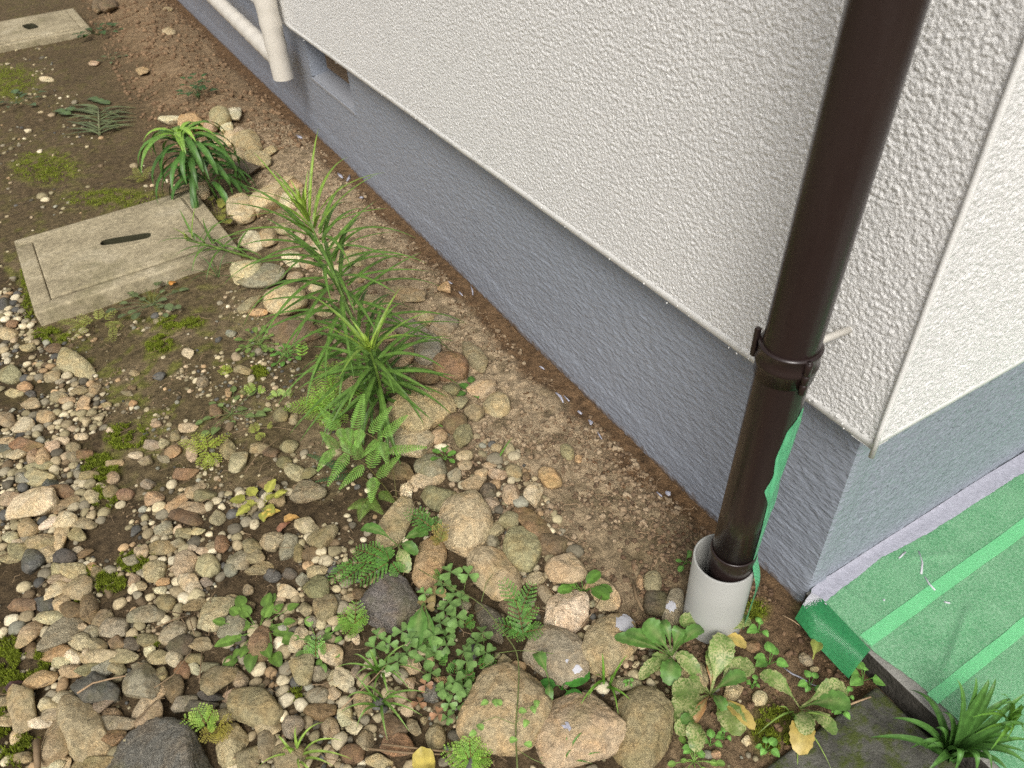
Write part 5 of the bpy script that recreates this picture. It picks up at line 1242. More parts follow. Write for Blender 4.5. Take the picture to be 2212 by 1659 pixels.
def frond(pts, leaves, col=FG):
    P = np.array([spot(x, y, z) for x, y, z in pts]); P = np.concatenate([[fb_], P])
    tt = np.linspace(0, len(P) - 1, 24); P = np.stack([np.interp(tt, range(len(P)), P[:, i]) for i in range(3)], 1)
    for _ in range(3): P[1:-1] = (P[:-2] + P[2:]) / 2 * .5 + P[1:-1] * .5
    V, F = tube(P, np.linspace(.0013, .0006, len(P)), 6); fr = part('frond', V, F, FERN, fern, True, np.tile(np.array(S(112, 104, 60)), (len(V), 1)))
    for bx, by, tx, ty, zb, zt, w in leaves:
        V, F, C = feather(spot(*Q4(bx, by), zb), spot(*Q4(tx, ty), zt), w * 1.34, 16, vary(col, .12)); part('leaflet', V, F, FERN, fr, False, C)
frond([(*Q4(1310, 1480), .045), (*Q4(1240, 1270), .085), (*Q4(1120, 1110), .115), (*Q4(880, 1000), .13), (*Q4(690, 1000), .12)],
      [(890, 1000, 985, 615, .132, .15, .0125), (1050, 1050, 1300, 755, .12, .14, .0125), (1190, 1090, 1475, 855, .112, .125, .0125), (1255, 1250, 1695, 1215, .09, .085, .013), (940, 1010, 900, 1240, .128, .10, .012),
       (800, 1000, 840, 1200, .128, .10, .011), (700, 1000, 480, 760, .12, .12, .010), (680, 1010, 520, 900, .118, .10, .009), (720, 1005, 760, 1180, .12, .10, .010), (1150, 1130, 960, 1330, .11, .09, .011), (1180, 1160, 1240, 1400, .105, .085, .010)])
frond([(*Q4(1180, 1610), .03), (*Q4(1090, 1500), .06), (*Q4(990, 1390), .085), (*Q4(860, 1310), .10), (*Q4(690, 1240), .105)],
      [(1130, 1540, 1395, 1300, .055, .075, .0125), (1050, 1440, 1180, 1080, .078, .10, .014), (975, 1420, 700, 1690, .085, .06, .0125), (790, 1290, 575, 1660, .10, .07, .0125), (860, 1290, 720, 1100, .10, .11, .012),
       (690, 1230, 500, 1040, .105, .10, .011), (610, 1255, 465, 1490, .10, .08, .011), (1090, 1550, 1060, 1840, .06, .04, .012), (920, 1350, 900, 1130, .095, .105, .012), (640, 1235, 590, 1380, .10, .085, .009)])
frond([(*Q4(1200, 1700), .02), (*Q4(1050, 1760), .035), (*Q4(960, 1850), .04)],
      [(1080, 1750, 960, 2000, .034, .02, .012), (1160, 1710, 1320, 1830, .03, .02, .011), (1000, 1810, 800, 1900, .038, .02, .012), (980, 1830, 930, 2040, .038, .015, .011), (1020, 1790, 1200, 1960, .036, .02, .011)], S(122, 150, 70))
# dark green fern fronds beside it
frond([(*Q4(1000, 1560), .02), (*Q4(760, 1460), .025)], [(760, 1450, 350, 1290, .03, .02, .010), (780, 1470, 600, 1420, .03, .02, .009), (900, 1520, 430, 1600, .025, .015, .009)], S(70, 104, 62))

# moss fern (selaginella) sprays
def spray(b, t, w, col, tipc):
    """a flat lacy frond: side branches set with rounded scale lobes"""
    b = np.asarray(b, float); t = np.asarray(t, float); L = np.linalg.norm(t - b); d = (t - b) / L; s = np.cross(d, [0, 0, 1.]); s /= np.linalg.norm(s); nn = np.cross(s, d)
    nb = max(5, int(L / .0066)); V, F, C = [], [], []; k = 0
    def lobe(p, ax, sd_, r, cc):
        nonlocal k
        V.extend([p, p + ax * r * .5 + sd_ * r * .46, p + ax * r * 1.1 + sd_ * r * .22, p + ax * r * 1.1 - sd_ * r * .22, p + ax * r * .5 - sd_ * r * .46]); F.append((k, k + 4, k + 3, k + 2, k + 1)); C.extend([cc * .75, cc, cc * 1.15, cc * 1.15, cc]); k += 5
    P = bez(b, (b + t) / 2 + nn * L * .12, t, nb + 1); st_ = []
    st_.append(tube(P, np.linspace(.0007, .0003, nb + 1), 4, False))
    for i in range(nb):
        f = (i + .5) / nb; bl = w * (.45 + .55 * min(1, f * 3)) * (1 - f) ** .6 + .003
        for sg in (-1, 1):
            ax = sg * s * .80 + d * .60; ax /= np.linalg.norm(ax); sd_ = np.cross(nn, ax); m = max(2, int(bl / .0024)); p0 = P[i] + nn * random.uniform(-.0006, .0012)
            for j in range(m):
                q = p0 + ax * bl * (j + .6) / m - nn * .10 * bl * ((j + 1) / m) ** 2; g_ = (j + 1) / m; cc = np.array(col) * (1 - .55 * g_) + np.array(tipc) * .55 * g_; cc = cc * random.uniform(.82, 1.15)
                r = .0029 * (1 - .25 * g_) * (1.05 - .35 * f)
                lobe(q, ax * .75 + sd_ * .65, np.cross(nn, ax * .75 + sd_ * .65), r, cc); lobe(q, ax * .75 - sd_ * .65, np.cross(nn, ax * .75 - sd_ * .65), r, cc)
                if j == m - 1: lobe(q + ax * bl / m * .4, ax, sd_, r, cc)
    Vs_, Fs_ = merge(*st_); F2 = F + [tuple(i + k for i in f_) for f_ in Fs_]
    return np.concatenate([np.array(V), Vs_]), F2, np.concatenate([np.array(C), np.tile(np.array(S(128, 112, 60)), (len(Vs_), 1))])
def mossfern(label, centre, sprays, col, tipc, z0=.006):
    b = spot(*centre); b[2] = float(terrain(b[0], b[1])) + z0; pl_ = thing('moss_fern', label, 'moss fern', tuple(b))
    for (bx, by, tx, ty, zb, zt, w) in sprays:
        V, F, C = spray(spot(bx, by, zb), spot(tx, ty, zt), w, vary(col, .12), tipc); part('spray', V, F, FERN, pl_, False, C)
    return pl_
SG, SGT = S(84, 138, 58), S(140, 186, 92); SY, SYT = S(150, 168, 62), S(196, 202, 104); SM, SMT = S(112, 158, 62), S(160, 196, 92)
def z7(x, y): return (737 + x / 3, 1106 + y / 3)
def d_(x, y): return (x / 3, 553 + y / 3)
def e_(x, y): return (x / 3, 1106 + y / 3)
def mk(fn, rows): return [(*fn(a, b), *fn(c, d), zb, zt, w) for a, b, c, d, zb, zt, w in rows]
mossfern('green moss fern spray standing before the whitish concrete lump', z7(1180, 780), mk(z7, [(1180, 780, 1130, 560, .035, .06, .024), (1140, 600, 1035, 430, .055, .075, .018), (1170, 640, 1245, 450, .055, .075, .018), (1170, 780, 985, 715, .03, .035, .020), (1190, 780, 1310, 760, .03, .04, .020), (1170, 750, 1120, 830, .03, .03, .016), (1180, 700, 1270, 600, .045, .06, .016)]), SG, SGT)
mossfern('large moss fern left of the dark speckled stone', z7(230, 350), mk(z7, [(300, 330, 110, 470, .045, .03, .026), (260, 300, 80, 240, .05, .05, .024), (240, 330, 20, 340, .03, .03, .020), (150, 350, -10, 470, .03, .02, .022), (330, 330, 380, 400, .04, .03, .018), (270, 260, 170, 210, .05, .055, .016), (60, 330, -80, 460, .02, .015, .020), (310, 310, 290, 250, .05, .05, .016)]), SG, SGT)
mossfern('moss fern sprig growing beside the tall leaning yellowish stone', z7(560, 110), mk(z7, [(600, 110, 410, -10, .06, .075, .022), (560, 90, 490, -30, .06, .075, .018), (580, 110, 640, 40, .06, .07, .014), (560, 110, 470, 90, .05, .06, .016)]), S(76, 126, 58), S(130, 170, 84))
mossfern('brown tipped moss fern tuft on top of the orange tan stone', z7(640, 160), mk(z7, [(640, 190, 680, 70, .06, .075, .012), (640, 180, 590, 190, .06, .065, .012), (645, 170, 685, 150, .06, .065, .010), (640, 160, 610, 80, .06, .07, .010)]), S(110, 130, 58), S(200, 160, 96))
mossfern('pale moss fern left of the dark speckled stone near the gravel', z7(80, 680), mk(z7, [(90, 720, 100, 570, .03, .045, .020), (90, 720, 175, 660, .03, .04, .018), (70, 720, 0, 640, .025, .03, .018), (90, 730, 30, 800, .02, .02, .016), (80, 720, 150, 740, .03, .03, .016), (60, 700, -10, 740, .02, .02, .014)]), SM, SMT)
mossfern('small moss fern sprig on pebbles below the pale moss fern', (682, 1400), [(682, 1420, 684, 1372, .015, .03, .018), (682, 1412, 664, 1390, .015, .025, .014), (684, 1410, 702, 1394, .015, .025, .014)], S(104, 156, 66), S(150, 192, 100))
mossfern('yellow green moss fern sprig below the squarish olive stone', e_(1330, 1370), mk(e_, [(1330, 1370, 1175, 1340, .025, .03, .018), (1330, 1365, 1270, 1255, .03, .045, .018), (1340, 1370, 1390, 1270, .03, .045, .018), (1350, 1380, 1400, 1370, .025, .03, .014), (1330, 1370, 1240, 1290, .03, .04, .014)]), S(128, 168, 66), S(186, 206, 104))
mossfern('dry yellow moss fern beside the yellow green sprig on the boulder', e_(1400, 1400), mk(e_, [(1410, 1420, 1510, 1330, .02, .04, .016), (1400, 1430, 1500, 1430, .02, .02, .014), (1400, 1430, 1290, 1450, .02, .02, .014), (1390, 1400, 1440, 1480, .02, .015, .014)]), S(150, 142, 62), S(190, 178, 96))
mossfern('lowest bright moss fern at the foot of the biggest flat stone', z7(830, 1580), mk(z7, [(830, 1600, 650, 1540, .025, .03, .020), (820, 1590, 760, 1470, .03, .045, .018), (840, 1590, 830, 1450, .03, .05, .018), (850, 1600, 980, 1590, .025, .03, .020), (840, 1590, 920, 1480, .03, .045, .018), (820, 1610, 700, 1640, .02, .02, .018), (850, 1620, 960, 1660, .02, .02, .016)]), S(120, 170, 62), S(178, 208, 98))
mossfern('yellow moss fern lying on the gravel left of the fern', d_(1340, 1260), mk(d_, [(1330, 1270, 1160, 1200, .02, .015, .017), (1330, 1250, 1255, 1150, .02, .03, .016), (1350, 1240, 1330, 1145, .02, .03, .016), (1360, 1240, 1500, 1145, .02, .02, .014), (1340, 1270, 1290, 1370, .02, .012, .018), (1360, 1280, 1420, 1350, .02, .012, .018), (1350, 1300, 1350, 1385, .018, .01, .016), (1360, 1230, 1430, 1190, .02, .02, .014)]), SY, SYT)
mossfern('yellowish moss fern sprigs at the near corner of the slotted drain cover', d_(560, 450), mk(d_, [(560, 450, 380, 420, .02, .025, .018), (560, 440, 430, 500, .018, .015, .016), (590, 430, 500, 380, .02, .03, .014), (640, 410, 640, 340, .02, .035, .016), (680, 410, 760, 350, .02, .03, .018), (690, 430, 800, 470, .018, .012, .018), (560, 470, 480, 540, .015, .012, .014), (730, 460, 740, 560, .015, .01, .012)]), S(140, 150, 70), S(186, 186, 110))
mossfern('lone yellow moss fern shred on far moss beside the drooping plant', (300, 382), [(318, 385, 268, 386, .02, .012, .022), (300, 384, 290, 362, .02, .03, .016), (312, 382, 325, 360, .02, .03, .016), (300, 386, 305, 395, .015, .01, .014)], S(132, 140, 66), S(176, 172, 96))
mossfern('small yellow moss fern flake on soil by the dull brown stone', d_(1460, 740), mk(d_, [(1460, 745, 1420, 735, .012, .01, .010), (1460, 745, 1505, 735, .012, .01, .010), (1460, 740, 1465, 710, .012, .015, .010), (1460, 745, 1450, 768, .012, .008, .009)]), SY, SYT)
mossfern('pale green moss fern row leading to the front lily', d_(1750, 890), mk(d_, [(1640, 880, 1550, 870, .02, .015, .016), (1640, 880, 1600, 830, .02, .03, .014), (1680, 890, 1700, 850, .02, .03, .014), (1780, 910, 1740, 910, .02, .015, .012), (1800, 910, 1790, 870, .02, .03, .014), (1860, 910, 1850, 870, .02, .03, .013), (1880, 910, 1900, 890, .02, .03, .012)]), S(136, 168, 74), S(176, 196, 100))
mossfern('bright moss fern mass at the foot of the front lily', (700, 880), [(*Q4(a, b), *Q4(c, d), zb, zt, w) for a, b, c, d, zb, zt, w in [(520, 760, 90, 780, .035, .03, .030), (500, 740, 420, 450, .04, .06, .024), (560, 740, 560, 540, .04, .07, .026), (640, 760, 700, 560, .04, .06, .024), (560, 800, 260, 680, .04, .045, .022), (600, 830, 480, 960, .035, .02, .024), (640, 850, 640, 1040, .035, .02, .024), (680, 820, 760, 960, .035, .02, .022), (700, 780, 860, 700, .04, .05, .020), (620, 600, 480, 180, .05, .07, .022), (640, 620, 660, 260, .05, .06, .020), (820, 640, 1000, 560, .05, .06, .020), (300, 200, 300, 40, .03, .045, .016), (560, 800, 330, 860, .04, .03, .030), (600, 780, 420, 620, .045, .06, .030), (660, 800, 600, 640, .045, .065, .028)]], S(132, 182, 66), S(184, 214, 100))
mossfern('yellow tinged moss fern shreds on damp soil left of the fern', d_(1680, 1130), mk(d_, [(1660, 1140, 1640, 1085, .015, .02, .012), (1665, 1150, 1700, 1180, .015, .01, .012), (1730, 1110, 1760, 1090, .015, .02, .010), (1660, 1140, 1620, 1110, .015, .015, .010)]), S(140, 152, 70), S(180, 182, 100))
mossfern('moss fern shoots hidden among the clover stems', Q5(1240, 1400), [(*Q5(a, b), *Q5(c, d), zb, zt, w) for a, b, c, d, zb, zt, w in [(1260, 1390, 1240, 1500, .015, .01, .016), (1180, 1330, 1110, 1390, .015, .012, .016), (1400, 1480, 1290, 1560, .02, .015, .016), (1440, 1440, 1570, 1370, .02, .02, .016), (1330, 1110, 1400, 1060, .02, .03, .014), (1130, 720, 1080, 690, .02, .03, .010)]], SG, SGT)

# clover
cb = spot(*Q5(1080, 1150)); cb[2] = 0
clover = thing('clover', 'clover patch with heart shaped leaflets between the slate stone and flat stone', 'clover', tuple(cb))
CLG = S(110, 142, 78)
def trefoil(plant, x, y, r, z, col, red=False):
    c_ = spot(x, y, z); a0 = random.random() * 2.1; n = np.array([random.uniform(-.25, .25), random.uniform(-.25, .25), 1]); n /= np.linalg.norm(n); s0 = np.cross(n, [0, 1, 0]); s0 /= np.linalg.norm(s0); t0 = np.cross(n, s0)
    V, F, C = [], [], []; k = 0
    hrt = [(0, 0), (.42, .34), (.78, .55), (1.0, .42), (1.04, .18), (.90, 0), (1.04, -.18), (1.0, -.42), (.78, -.55), (.42, -.34)]
    for q in range(3):
        a = a0 + q * 2.094; ax = s0 * math.cos(a) + t0 * math.sin(a); sd_ = np.cross(n, ax)
        for u_, v_ in hrt: V.append(c_ + (ax * u_ + sd_ * v_) * r + n * r * (.28 * abs(v_) - .18 * u_ ** 2)); C.append(np.array(col) * (.8 + .35 * u_) * random.uniform(.92, 1.08))
        V.append(c_ + ax * .55 * r - n * r * .06); C.append(np.array(col) * 1.3)
        for i in range(10): F.append((k + i, k + (i + 1) % 10, k + 10))
        k += 11
    return part('leaf', V, F, LEAF, plant, True, np.array(C)), c_
stems = []
CL = [(1210, 680), (1355, 700), (1145, 790), (1235, 850), (1290, 890), (1005, 960), (1160, 990), (1130, 1090), (1240, 1100), (1255, 1040), (620, 1190), (820, 1160), (895, 1215), (1465, 1170), (1170, 1200), (1180, 1270), (1010, 1380), (1340, 1400), (1055, 1490), (1160, 1620), (1310, 1600), (1250, 1560), (1090, 860), (1500, 1330), (1320, 1320), (720, 1260), (790, 1400), (1000, 1260), (700, 1420), (1420, 1250), (1080, 1190), (1200, 920), (1000, 850), (600, 1290), (860, 1330), (1090, 1310), (1380, 1330), (940, 1300)]
for i, (x, y) in enumerate(CL):
    _, c_ = trefoil(clover, *Q5(x, y), random.uniform(.0115, .0175) * (1.12 if i in (0, 13, 17, 19) else .98), random.uniform(.022, .05), vary(CLG if i % 17 != 5 else S(140, 124, 84), .18))
    g0 = c_ + np.array([random.uniform(-.02, .02), random.uniform(-.02, .02), 0]); g0[2] = .0; stems.append(tube([g0, (g0 + c_) / 2 + np.array([0, 0, .008]), c_], .0005, 5, False))
for x, y in ((505, 1235), (625, 1310), (545, 1120)):
    _, c_ = trefoil(clover, *z7(x, y), .011, .02, S(160, 122, 92)); stems.append(tube([c_ * (1, 1, 0), c_], .0005, 5, False))
for x, y in ((670, 1150), (780, 1170), (800, 1300), (1500, 1060), (930, 1420), (700, 1240), (690, 1330)):
    _, c_ = trefoil(clover, *z7(x, y), random.uniform(.010, .014), random.uniform(.015, .03), vary(CLG)); stems.append(tube([c_ * (1, 1, 0), c_], .0005, 5, False))
V, F = merge(*stems); part('stems', V, F, LEAF, clover, True, np.tile(np.array(S(128, 150, 84)), (len(V), 1)))['kind'] = 'stuff'

# broad leaved weeds
GRN = S(94, 134, 62); MOT = S(102, 134, 62); YEL = S(194, 172, 100)
def rosette(label, centre, rows, zbase=.006):
    b = spot(*centre); b[2] = float(terrain(b[0], b[1])) + zbase; pl_ = thing('rosette_weed', label, 'weed', tuple(b))
    for (x, y, w, z, kind) in rows:
        t = spot(x, y, z); col, mat, c1 = {'g': (GRN, LEAF, None), 'm': (MOT, VARI, None), 'y': (S(150, 148, 70), VARI, YEL), 'd': (S(86, 124, 54), VARI, S(110, 130, 60)), 'b': (S(150, 112, 72), LEAF, S(170, 130, 84)), 'Y': (S(196, 170, 84), LEAF, YEL)}[kind]
        leaf_to(pl_, b, t, w, 'spoon', .012 + .010 * random.random(), 19, .18, vary(col, .12), c1, mat, .07 if kind != 'b' else .0, S(150, 158, 104), .10, roll=random.uniform(-.25, .25))
    return pl_
q = lambda x, y, w, z, k: (*Q6(x, y), w * .2685 / 1290 * .43, z, k)
rosette('toothed green rosette weed left of the mottled rosette, beside the painted tan stone', Q6(572, 480), [q(110, 300, 110, .035, 'g'), q(200, 260, 110, .04, 'g'), q(350, 185, 190, .05, 'g'), q(495, 165, 80, .045, 'g'), q(650, 225, 110, .05, 'g'), q(830, 230, 120, .035, 'g'), q(315, 640, 110, .015, 'm'), q(555, 690, 170, .02, 'g'), q(420, 560, 150, .01, 'm'), q(690, 270, 90, .05, 'g')])
rosette('mottled rosette weed growing against the grey drain pipe', Q6(895, 315), [q(635, 170, 150, .035, 'm'), q(1010, -80, 170, .085, 'g'), q(1215, 165, 150, .03, 'm'), q(1000, 335, 70, .01, 'g'), q(1180, 380, 110, .012, 'Y')])
rosette('largest yellow mottled rosette weed on the bare soil', Q6(890, 752), [q(615, 425, 140, .03, 'm'), q(950, 400, 190, .015, 'm'), q(1005, 280, 210, .045, 'm'), q(1230, 510, 190, .03, 'm'), q(1180, 610, 120, .035, 'g'), q(580, 760, 190, .025, 'm'), q(560, 960, 210, .012, 'm'), q(1000, 900, 100, .02, 'g'), q(1130, 1095, 200, .02, 'd'), q(1245, 1045, 120, .025, 'Y'), q(745, 1010, 70, .01, 'b'), q(890, 480, 80, .012, 'b'), q(700, 690, 170, .02, 'm')])
rosette('mottled rosette weed with a yellow leaf at the paving slab', Q6(1612, 862), [q(1285, 595, 140, .03, 'm'), q(1985, 720, 170, .03, 'm'), q(2020, 850, 170, .035, 'g'), q(1900, 1085, 120, .018, 'm'), q(1650, 1090, 150, .025, 'm'), q(1605, 1250, 180, .012, 'Y')])
rosette('broad leaved weed beside the leaning yellowish stone', Q5(805, 535), [(*Q5(490, 335), .0105, .05, 'g'), (*Q5(1035, 375), .0125, .05, 'g'), (*Q5(945, 540), .0100, .03, 'g'), (*Q5(640, 670), .0105, .02, 'g'), (*Q5(870, 690), .0120, .015, 'm')], .02)
rosette('long toothed leaf weed in the middle of the clover', Q5(1020, 1005), [(*Q5(935, 1285), .0155, .03, 'g'), (*Q5(1090, 1330), .007, .03, 'g')], .03)
rosette('small mottled weed at the lower edge of the bare soil', (1510, 1560), [(1460, 1585, .012, .015, 'm'), (1500, 1625, .012, .012, 'm'), (1470, 1560, .008, .02, 'g'), (1490, 1600, .010, .02, 'm')])
rosette('tall toothed leaf between the dark stone and the biggest flat stone', z7(1350, 1140), [(*z7(1260, 915), .0100, .05, 'g'), (*z7(1350, 1250), .006, .02, 'g')], .01)
def seedling(label, x, y, s, col=S(112, 160, 76), z=.018):
    b = spot(x, y); b[2] = float(terrain(b[0], b[1])); pl_ = thing('seedling', label, 'seedling', tuple(b)); st_ = []
    for i in range(5):
        a = i * 2.2 + random.random(); r = s * random.uniform(.6, 1.0); c_ = b + np.array([math.cos(a) * s * .5, math.sin(a) * s * .5, z * random.uniform(.7, 1.2)])
        leaf_to(pl_, c_, c_ + np.array([math.cos(a) * r * 1.25, math.sin(a) * r * 1.25, -.002]), r * .55, 'ovate', .002, 11, .12, vary(col, .15), serr=.10); st_.append(tube([b, c_], .0006, 5, False))
    V, F = merge(*st_); part('stems', V, F, LEAF, pl_, True, np.tile(np.array(col), (len(V), 1)))['kind'] = 'stuff'; return pl_
for x, y, s, lab in ((1280, 250, .013, 'green seedling right of the drain pipe above the yellow leaf'), (1370, 490, .016, 'larger green seedling between the rosettes, right of the largest'), (1230, 680, .008, 'small seedling right of the largest rosette centre'),
                     (1690, 690, .013, 'seedling beside the right rosette under the hanging flap'), (890, 1150, .011, 'seedling below the largest rosette'), (1340, 1200, .012, 'seedling beneath the moss patch by the paving slab'), (2140, 600, .019, 'tallest seedling beside the dark step edge'),
                     (1930, 910, .009, 'tiny seedling at the tip of the right rosette'), (750, 1215, .012, 'seedling right of the smooth olive tan stone'), (230, 720, .006, 'pair of tiny round seedling leaves by the flat olive pebble'), (1000, 1100, .008, 'tiny seedling on bare soil below the yellow leaf'), (1980, 780, .008, 'small seedling above the right rosette leaf')):
    seedling(lab, *Q6(x, y), s)
# climbing stem with small leaves
vp = [(904, 1229, .05), (960, 1262, .06), (1040, 1300, .065), (1090, 1370, .06), (1117, 1405, .06), (1122, 1450, .06), (1118, 1520, .062), (1113, 1580, .06), (1118, 1665, .055)]
P = np.array([spot(*v) for v in vp]); tt = np.linspace(0, len(P) - 1, 40); P = np.stack([np.interp(tt, range(len(P)), P[:, i]) for i in range(3)], 1)
for _ in range(4): P[1:-1] = (P[:-2] + P[2:]) * .25 + P[1:-1] * .5
vine = thing('vine', 'thin climbing vine stem stretched over the biggest flat stone', 'vine', tuple(P[-1])); V, F = tube(P, np.linspace(.0007, .0012, 40), 6); part('stem', V, F, LEAF, vine, True, np.tile(np.array(S(112, 122, 70)), (len(V), 1)))
for pts in ([(1117, 1405), (1080, 1410), (1060, 1430), (1040, 1445)], [(1117, 1405), (1160, 1407), (1195, 1412)], [(1113, 1565), (1072, 1548), (1040, 1560)], [(1113, 1565), (1140, 1530), (1155, 1520)], [(1040, 1300), (1050, 1260), (1065, 1240)], [(1118, 1620), (1150, 1640), (1175, 1650)]):
    Q = np.array([spot(*p, .06) for p in pts]); V, F = tube(Q, .0005, 5); part('tendril', V, F, LEAF, vine, True, np.tile(np.array(S(122, 140, 76)), (len(V), 1)))
for x, y in ((1068, 1510), (1085, 1522), (1120, 1535), (1150, 1525), (1045, 1575), (1030, 1582), (1140, 1555), (1160, 1512), (1055, 1515), (1150, 1610), (1100, 1600)):
    c_ = spot(x, y, .063); a = random.random() * 6.3; leaf_to(vine, c_, c_ + np.array([math.cos(a), math.sin(a), 0]) * .012, .0045, 'ovate', .002, 8, .15, vary(S(128, 164, 84)), serr=.15)

# ------------------------------------------------------------------ litter
def twig(label, pts, r=.0012, mat=TWIG, z=.012):
    P = np.array([spot(*p[:2], z if len(p) < 3 else p[2]) for p in pts]); P[:, 2] = np.maximum(P[:, 2], terrain(P[:, 0], P[:, 1]) + r)
    o = part('twig', *tube(P, np.linspace(r, r * .7, len(P)), 6), mat); return tag(o, label, 'twig')
twig('pale straw lying across the blue black angular stone', [e_(500, 1175), e_(600, 1110), e_(720, 1080), e_(815, 1062)], .0016, ROOT, .026)
twig('bent brown twig crossing gravel left of the kidney stone', [e_(1005, 750), e_(1120, 700), e_(1225, 670), e_(1075, 640)], .0013, TWIG, .022)
twig('thin twig below the kidney stone', [e_(1225, 680), e_(1250, 760), e_(1262, 800)], .001, TWIG, .022)
twig('long twig lying over gravel toward the squarish grey stone', [e_(1000, 1140), e_(1120, 1060), e_(1215, 930), e_(1240, 905)], .001, TWIG, .022)
twig('twig beside the red pebble in the gravel', [e_(1310, 905), e_(1300, 1000), e_(1290, 1110)], .001, TWIG, .022)
twig('upper dry twig along the lower edge below the clover', [z7(180, 1535), z7(420, 1560), z7(640, 1570)], .0018, TWIG, .016)
twig('lower dry twig along the lower edge below the clover', [z7(270, 1505), z7(520, 1535), z7(760, 1560)], .0016, TWIG, .020)
twig('twig over pebbles left of the big flat stone', [z7(0, 1275), z7(200, 1090), z7(330, 950)], .001, ROOT, .03)
twig('twig stuck in the soil beside the whitish concrete lump', [z7(1555, 750, ), z7(1620, 660), z7(1690, 545)], .0011, TWIG, .03)
twig('short brown stick left of the small olive stones', [z7(1895, 470), z7(1915, 560), z7(1955, 640)], .003, TWIG, .012)
twig('thin stem across the yellow tan gravel at the fern side', [d_(1590, 1400), d_(1660, 1300), d_(1720, 1250), d_(1860, 1140)], .0009, TWIG, .02)
twig('thin reddish twig right of the damp soil', [d_(1440, 1170), d_(1600, 1120), d_(1800, 1110), d_(1960, 1140)], .0009, TWIG, .015)
twig('dry straw by the paving slab edge', [Q6(1990, 850), Q6(2090, 810), Q6(2180, 780)], .0016, ROOT, .012)
twig('pale root lying near the hanging flap', [Gz(650, 670), Gz(710, 700), Gz(760, 735)], .001, ROOT, .008)
twig('short wooden stick standing in the lower gravel corner', [e_(240, 1480), e_(240, 1570), e_(245, 1659)], .0055, TWIG, .02)
def dead_leaf(label, x, y, dx, dy, w, col, kind='ovate', z=.014):
    a = spot(x, y, z); b = spot(x + dx, y + dy, z * .7); P = bez(a, (a + b) / 2 + np.array([0, 0, .008]), b, 10); V, F, C = ribbon(P, np.maximum(w * prof(kind, 10), .0003), .35, c0=col, wave=.15)
    o = part('fallen_leaf', V, F, LEAF, None, True, C); return tag(o, label, 'leaf')
dead_leaf('round yellow fallen leaf at the lower picture edge', *z7(460, 1640), 50, -6, .018, S(196, 178, 92), 'round', .022)
dead_leaf('dark purple brown fallen leaf on moss at the picture edge', *e_(40, 1165), 38, -22, .008, S(72, 50, 46))
dead_leaf('curled brown leaf on gravel by the boulder top', *e_(920, 1540), 22, -34, .005, S(92, 70, 52))
dead_leaf('yellow orange leaf on the gravel left of the fern', *e_(1700, 40), 40, -16, .010, S(196, 172, 86))
dead_leaf('orange brown leaf beside the yellow orange leaf', *e_(1840, 60), 34, -8, .009, S(190, 150, 88))
dead_leaf('dry brown leaf below the yellow orange leaf', *e_(1800, 130), 28, -22, .007, S(150, 108, 84))
dead_leaf('orange fallen leaf at the drain cover edge', *d_(1105, 190), 14, -6, .010, S(190, 134, 70))
dead_leaf('mottled green leaf sticking out beneath the hanging flap', *Gz(845, 955), 10, -40, .009, S(150, 156, 80), 'spoon', .02)
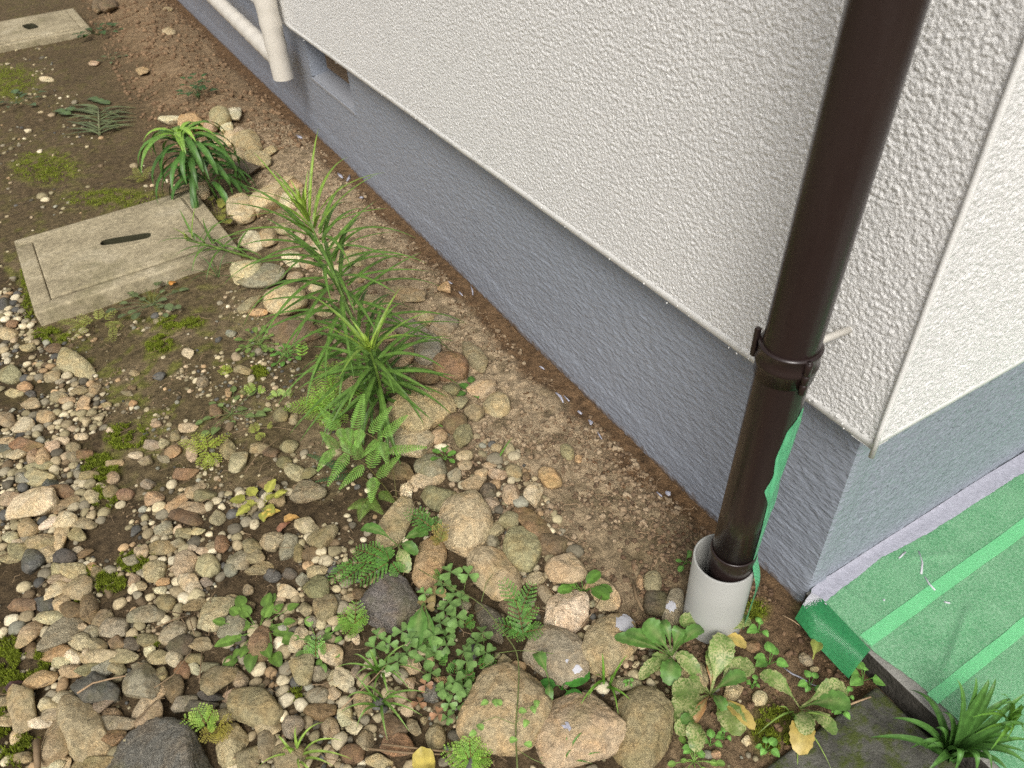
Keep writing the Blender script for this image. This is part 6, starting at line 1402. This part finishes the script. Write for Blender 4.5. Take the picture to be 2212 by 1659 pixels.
# spilt paint on the soil
def drip(label, pts, w):
    P = np.array([spot(*p) for p in pts]); P[:, 2] = terrain(P[:, 0], P[:, 1]) + .003; n = len(P)
    V, F = tube(P, w * np.array([.5] + [1] * (n - 2) + [.4]) if n > 2 else w, 8); V[:, 2] = (V[:, 2] - P[:, 2].mean()) * .6 + P[:, 2].mean()
    o = part('paint_drip', V, F, PAINT); return tag(o, label, 'paint drip')
C7 = lambda x, y: (737 + x / 3, 553 + y / 3); A7 = lambda x, y: (x / 3, y / 3); R3 = lambda x, y: (486 + x * .2441, 324 + y * .2441)
for lab, fn, pts, w in (('long grey paint drip on soil nearest the lily leaf tips', C7, [(838, 180), (850, 215), (852, 245)], .0022), ('small grey paint drip beside the long one near the lily', C7, [(760, 222), (772, 240), (788, 255)], .0022), ('faint paint drip near the orange earth clod', C7, [(690, 155), (718, 175)], .002),
                        ('grey paint dab halfway along the foundation foot', C7, [(1285, 695), (1302, 703), (1315, 715)], .0028), ('largest teardrop paint drip on the soil', C7, [(1390, 882), (1420, 905), (1440, 945)], .0034), ('thin paint drip beside the largest teardrop', C7, [(1445, 895), (1478, 930)], .0016),
                        ('paint spot on a clod near the foundation', C7, [(1605, 1045), (1622, 1062), (1618, 1080)], .0045), ('thin paint thread below the spotted clod', C7, [(1650, 1110), (1675, 1160), (1690, 1190)], .0016), ('paint drip above the spotted clod', C7, [(1535, 988), (1560, 1005)], .0026),
                        ('pale paint blob on the soil left of the downpipe', C7, [(2105, 1505), (2125, 1515), (2130, 1530)], .006), ('paint thread left of the pale blob', C7, [(2045, 1520), (2080, 1550)], .0016), ('paint splash beside the farthest stone heap', A7, [(1925, 880), (1945, 895), (1960, 900)], .007),
                        ('white paint splash at the foundation behind the tall lily', R3, [(1000, 205), (1020, 225), (1040, 245)], .006), ('second white paint splash against the foundation behind the lily', R3, [(1098, 200), (1090, 235), (1078, 265)], .006), ('paint dot right of the tall lily tip', R3, [(1195, 405), (1215, 412)], .006),
                        ('white paint thread lying on soil beside the right rosette', Q6, [(1480, 520), (1550, 575), (1620, 610), (1700, 660), (1775, 690)], .0014), ('pale paint drop on the hanging flap', Gz, [(935, 880), (942, 900), (940, 918)], .005)):
    o = drip(lab, [fn(*p) for p in pts], w)
    if 'hanging flap' in lab: o.location.z = .010

# scraps of dry plant litter over the gravel and soil
VF = []; r_ = np.random.default_rng(19)
for poly, n in ((DENSE, 420), (MEDIUM, 700)):
    X, Y = scatter_in(poly, n, 31 + n)
    for x, y in zip(X, Y):
        a = r_.random() * 6.3; l = .006 + .028 * r_.random() ** 2; z = float(terrain(x, y)) + .006 + .012 * r_.random()
        P = np.array([(x, y, z), (x + math.cos(a) * l * .5, y + math.sin(a) * l * .5, z + .002), (x + math.cos(a + .4) * l, y + math.sin(a + .4) * l, z - .003)])
        VF.append(tube(P, .0003 + .0006 * r_.random(), 4, False))
o = part('plant_litter', *merge(*VF), TWIG); stuff(o, 'dry brown plant scraps strewn over gravel and soil', 'litter')
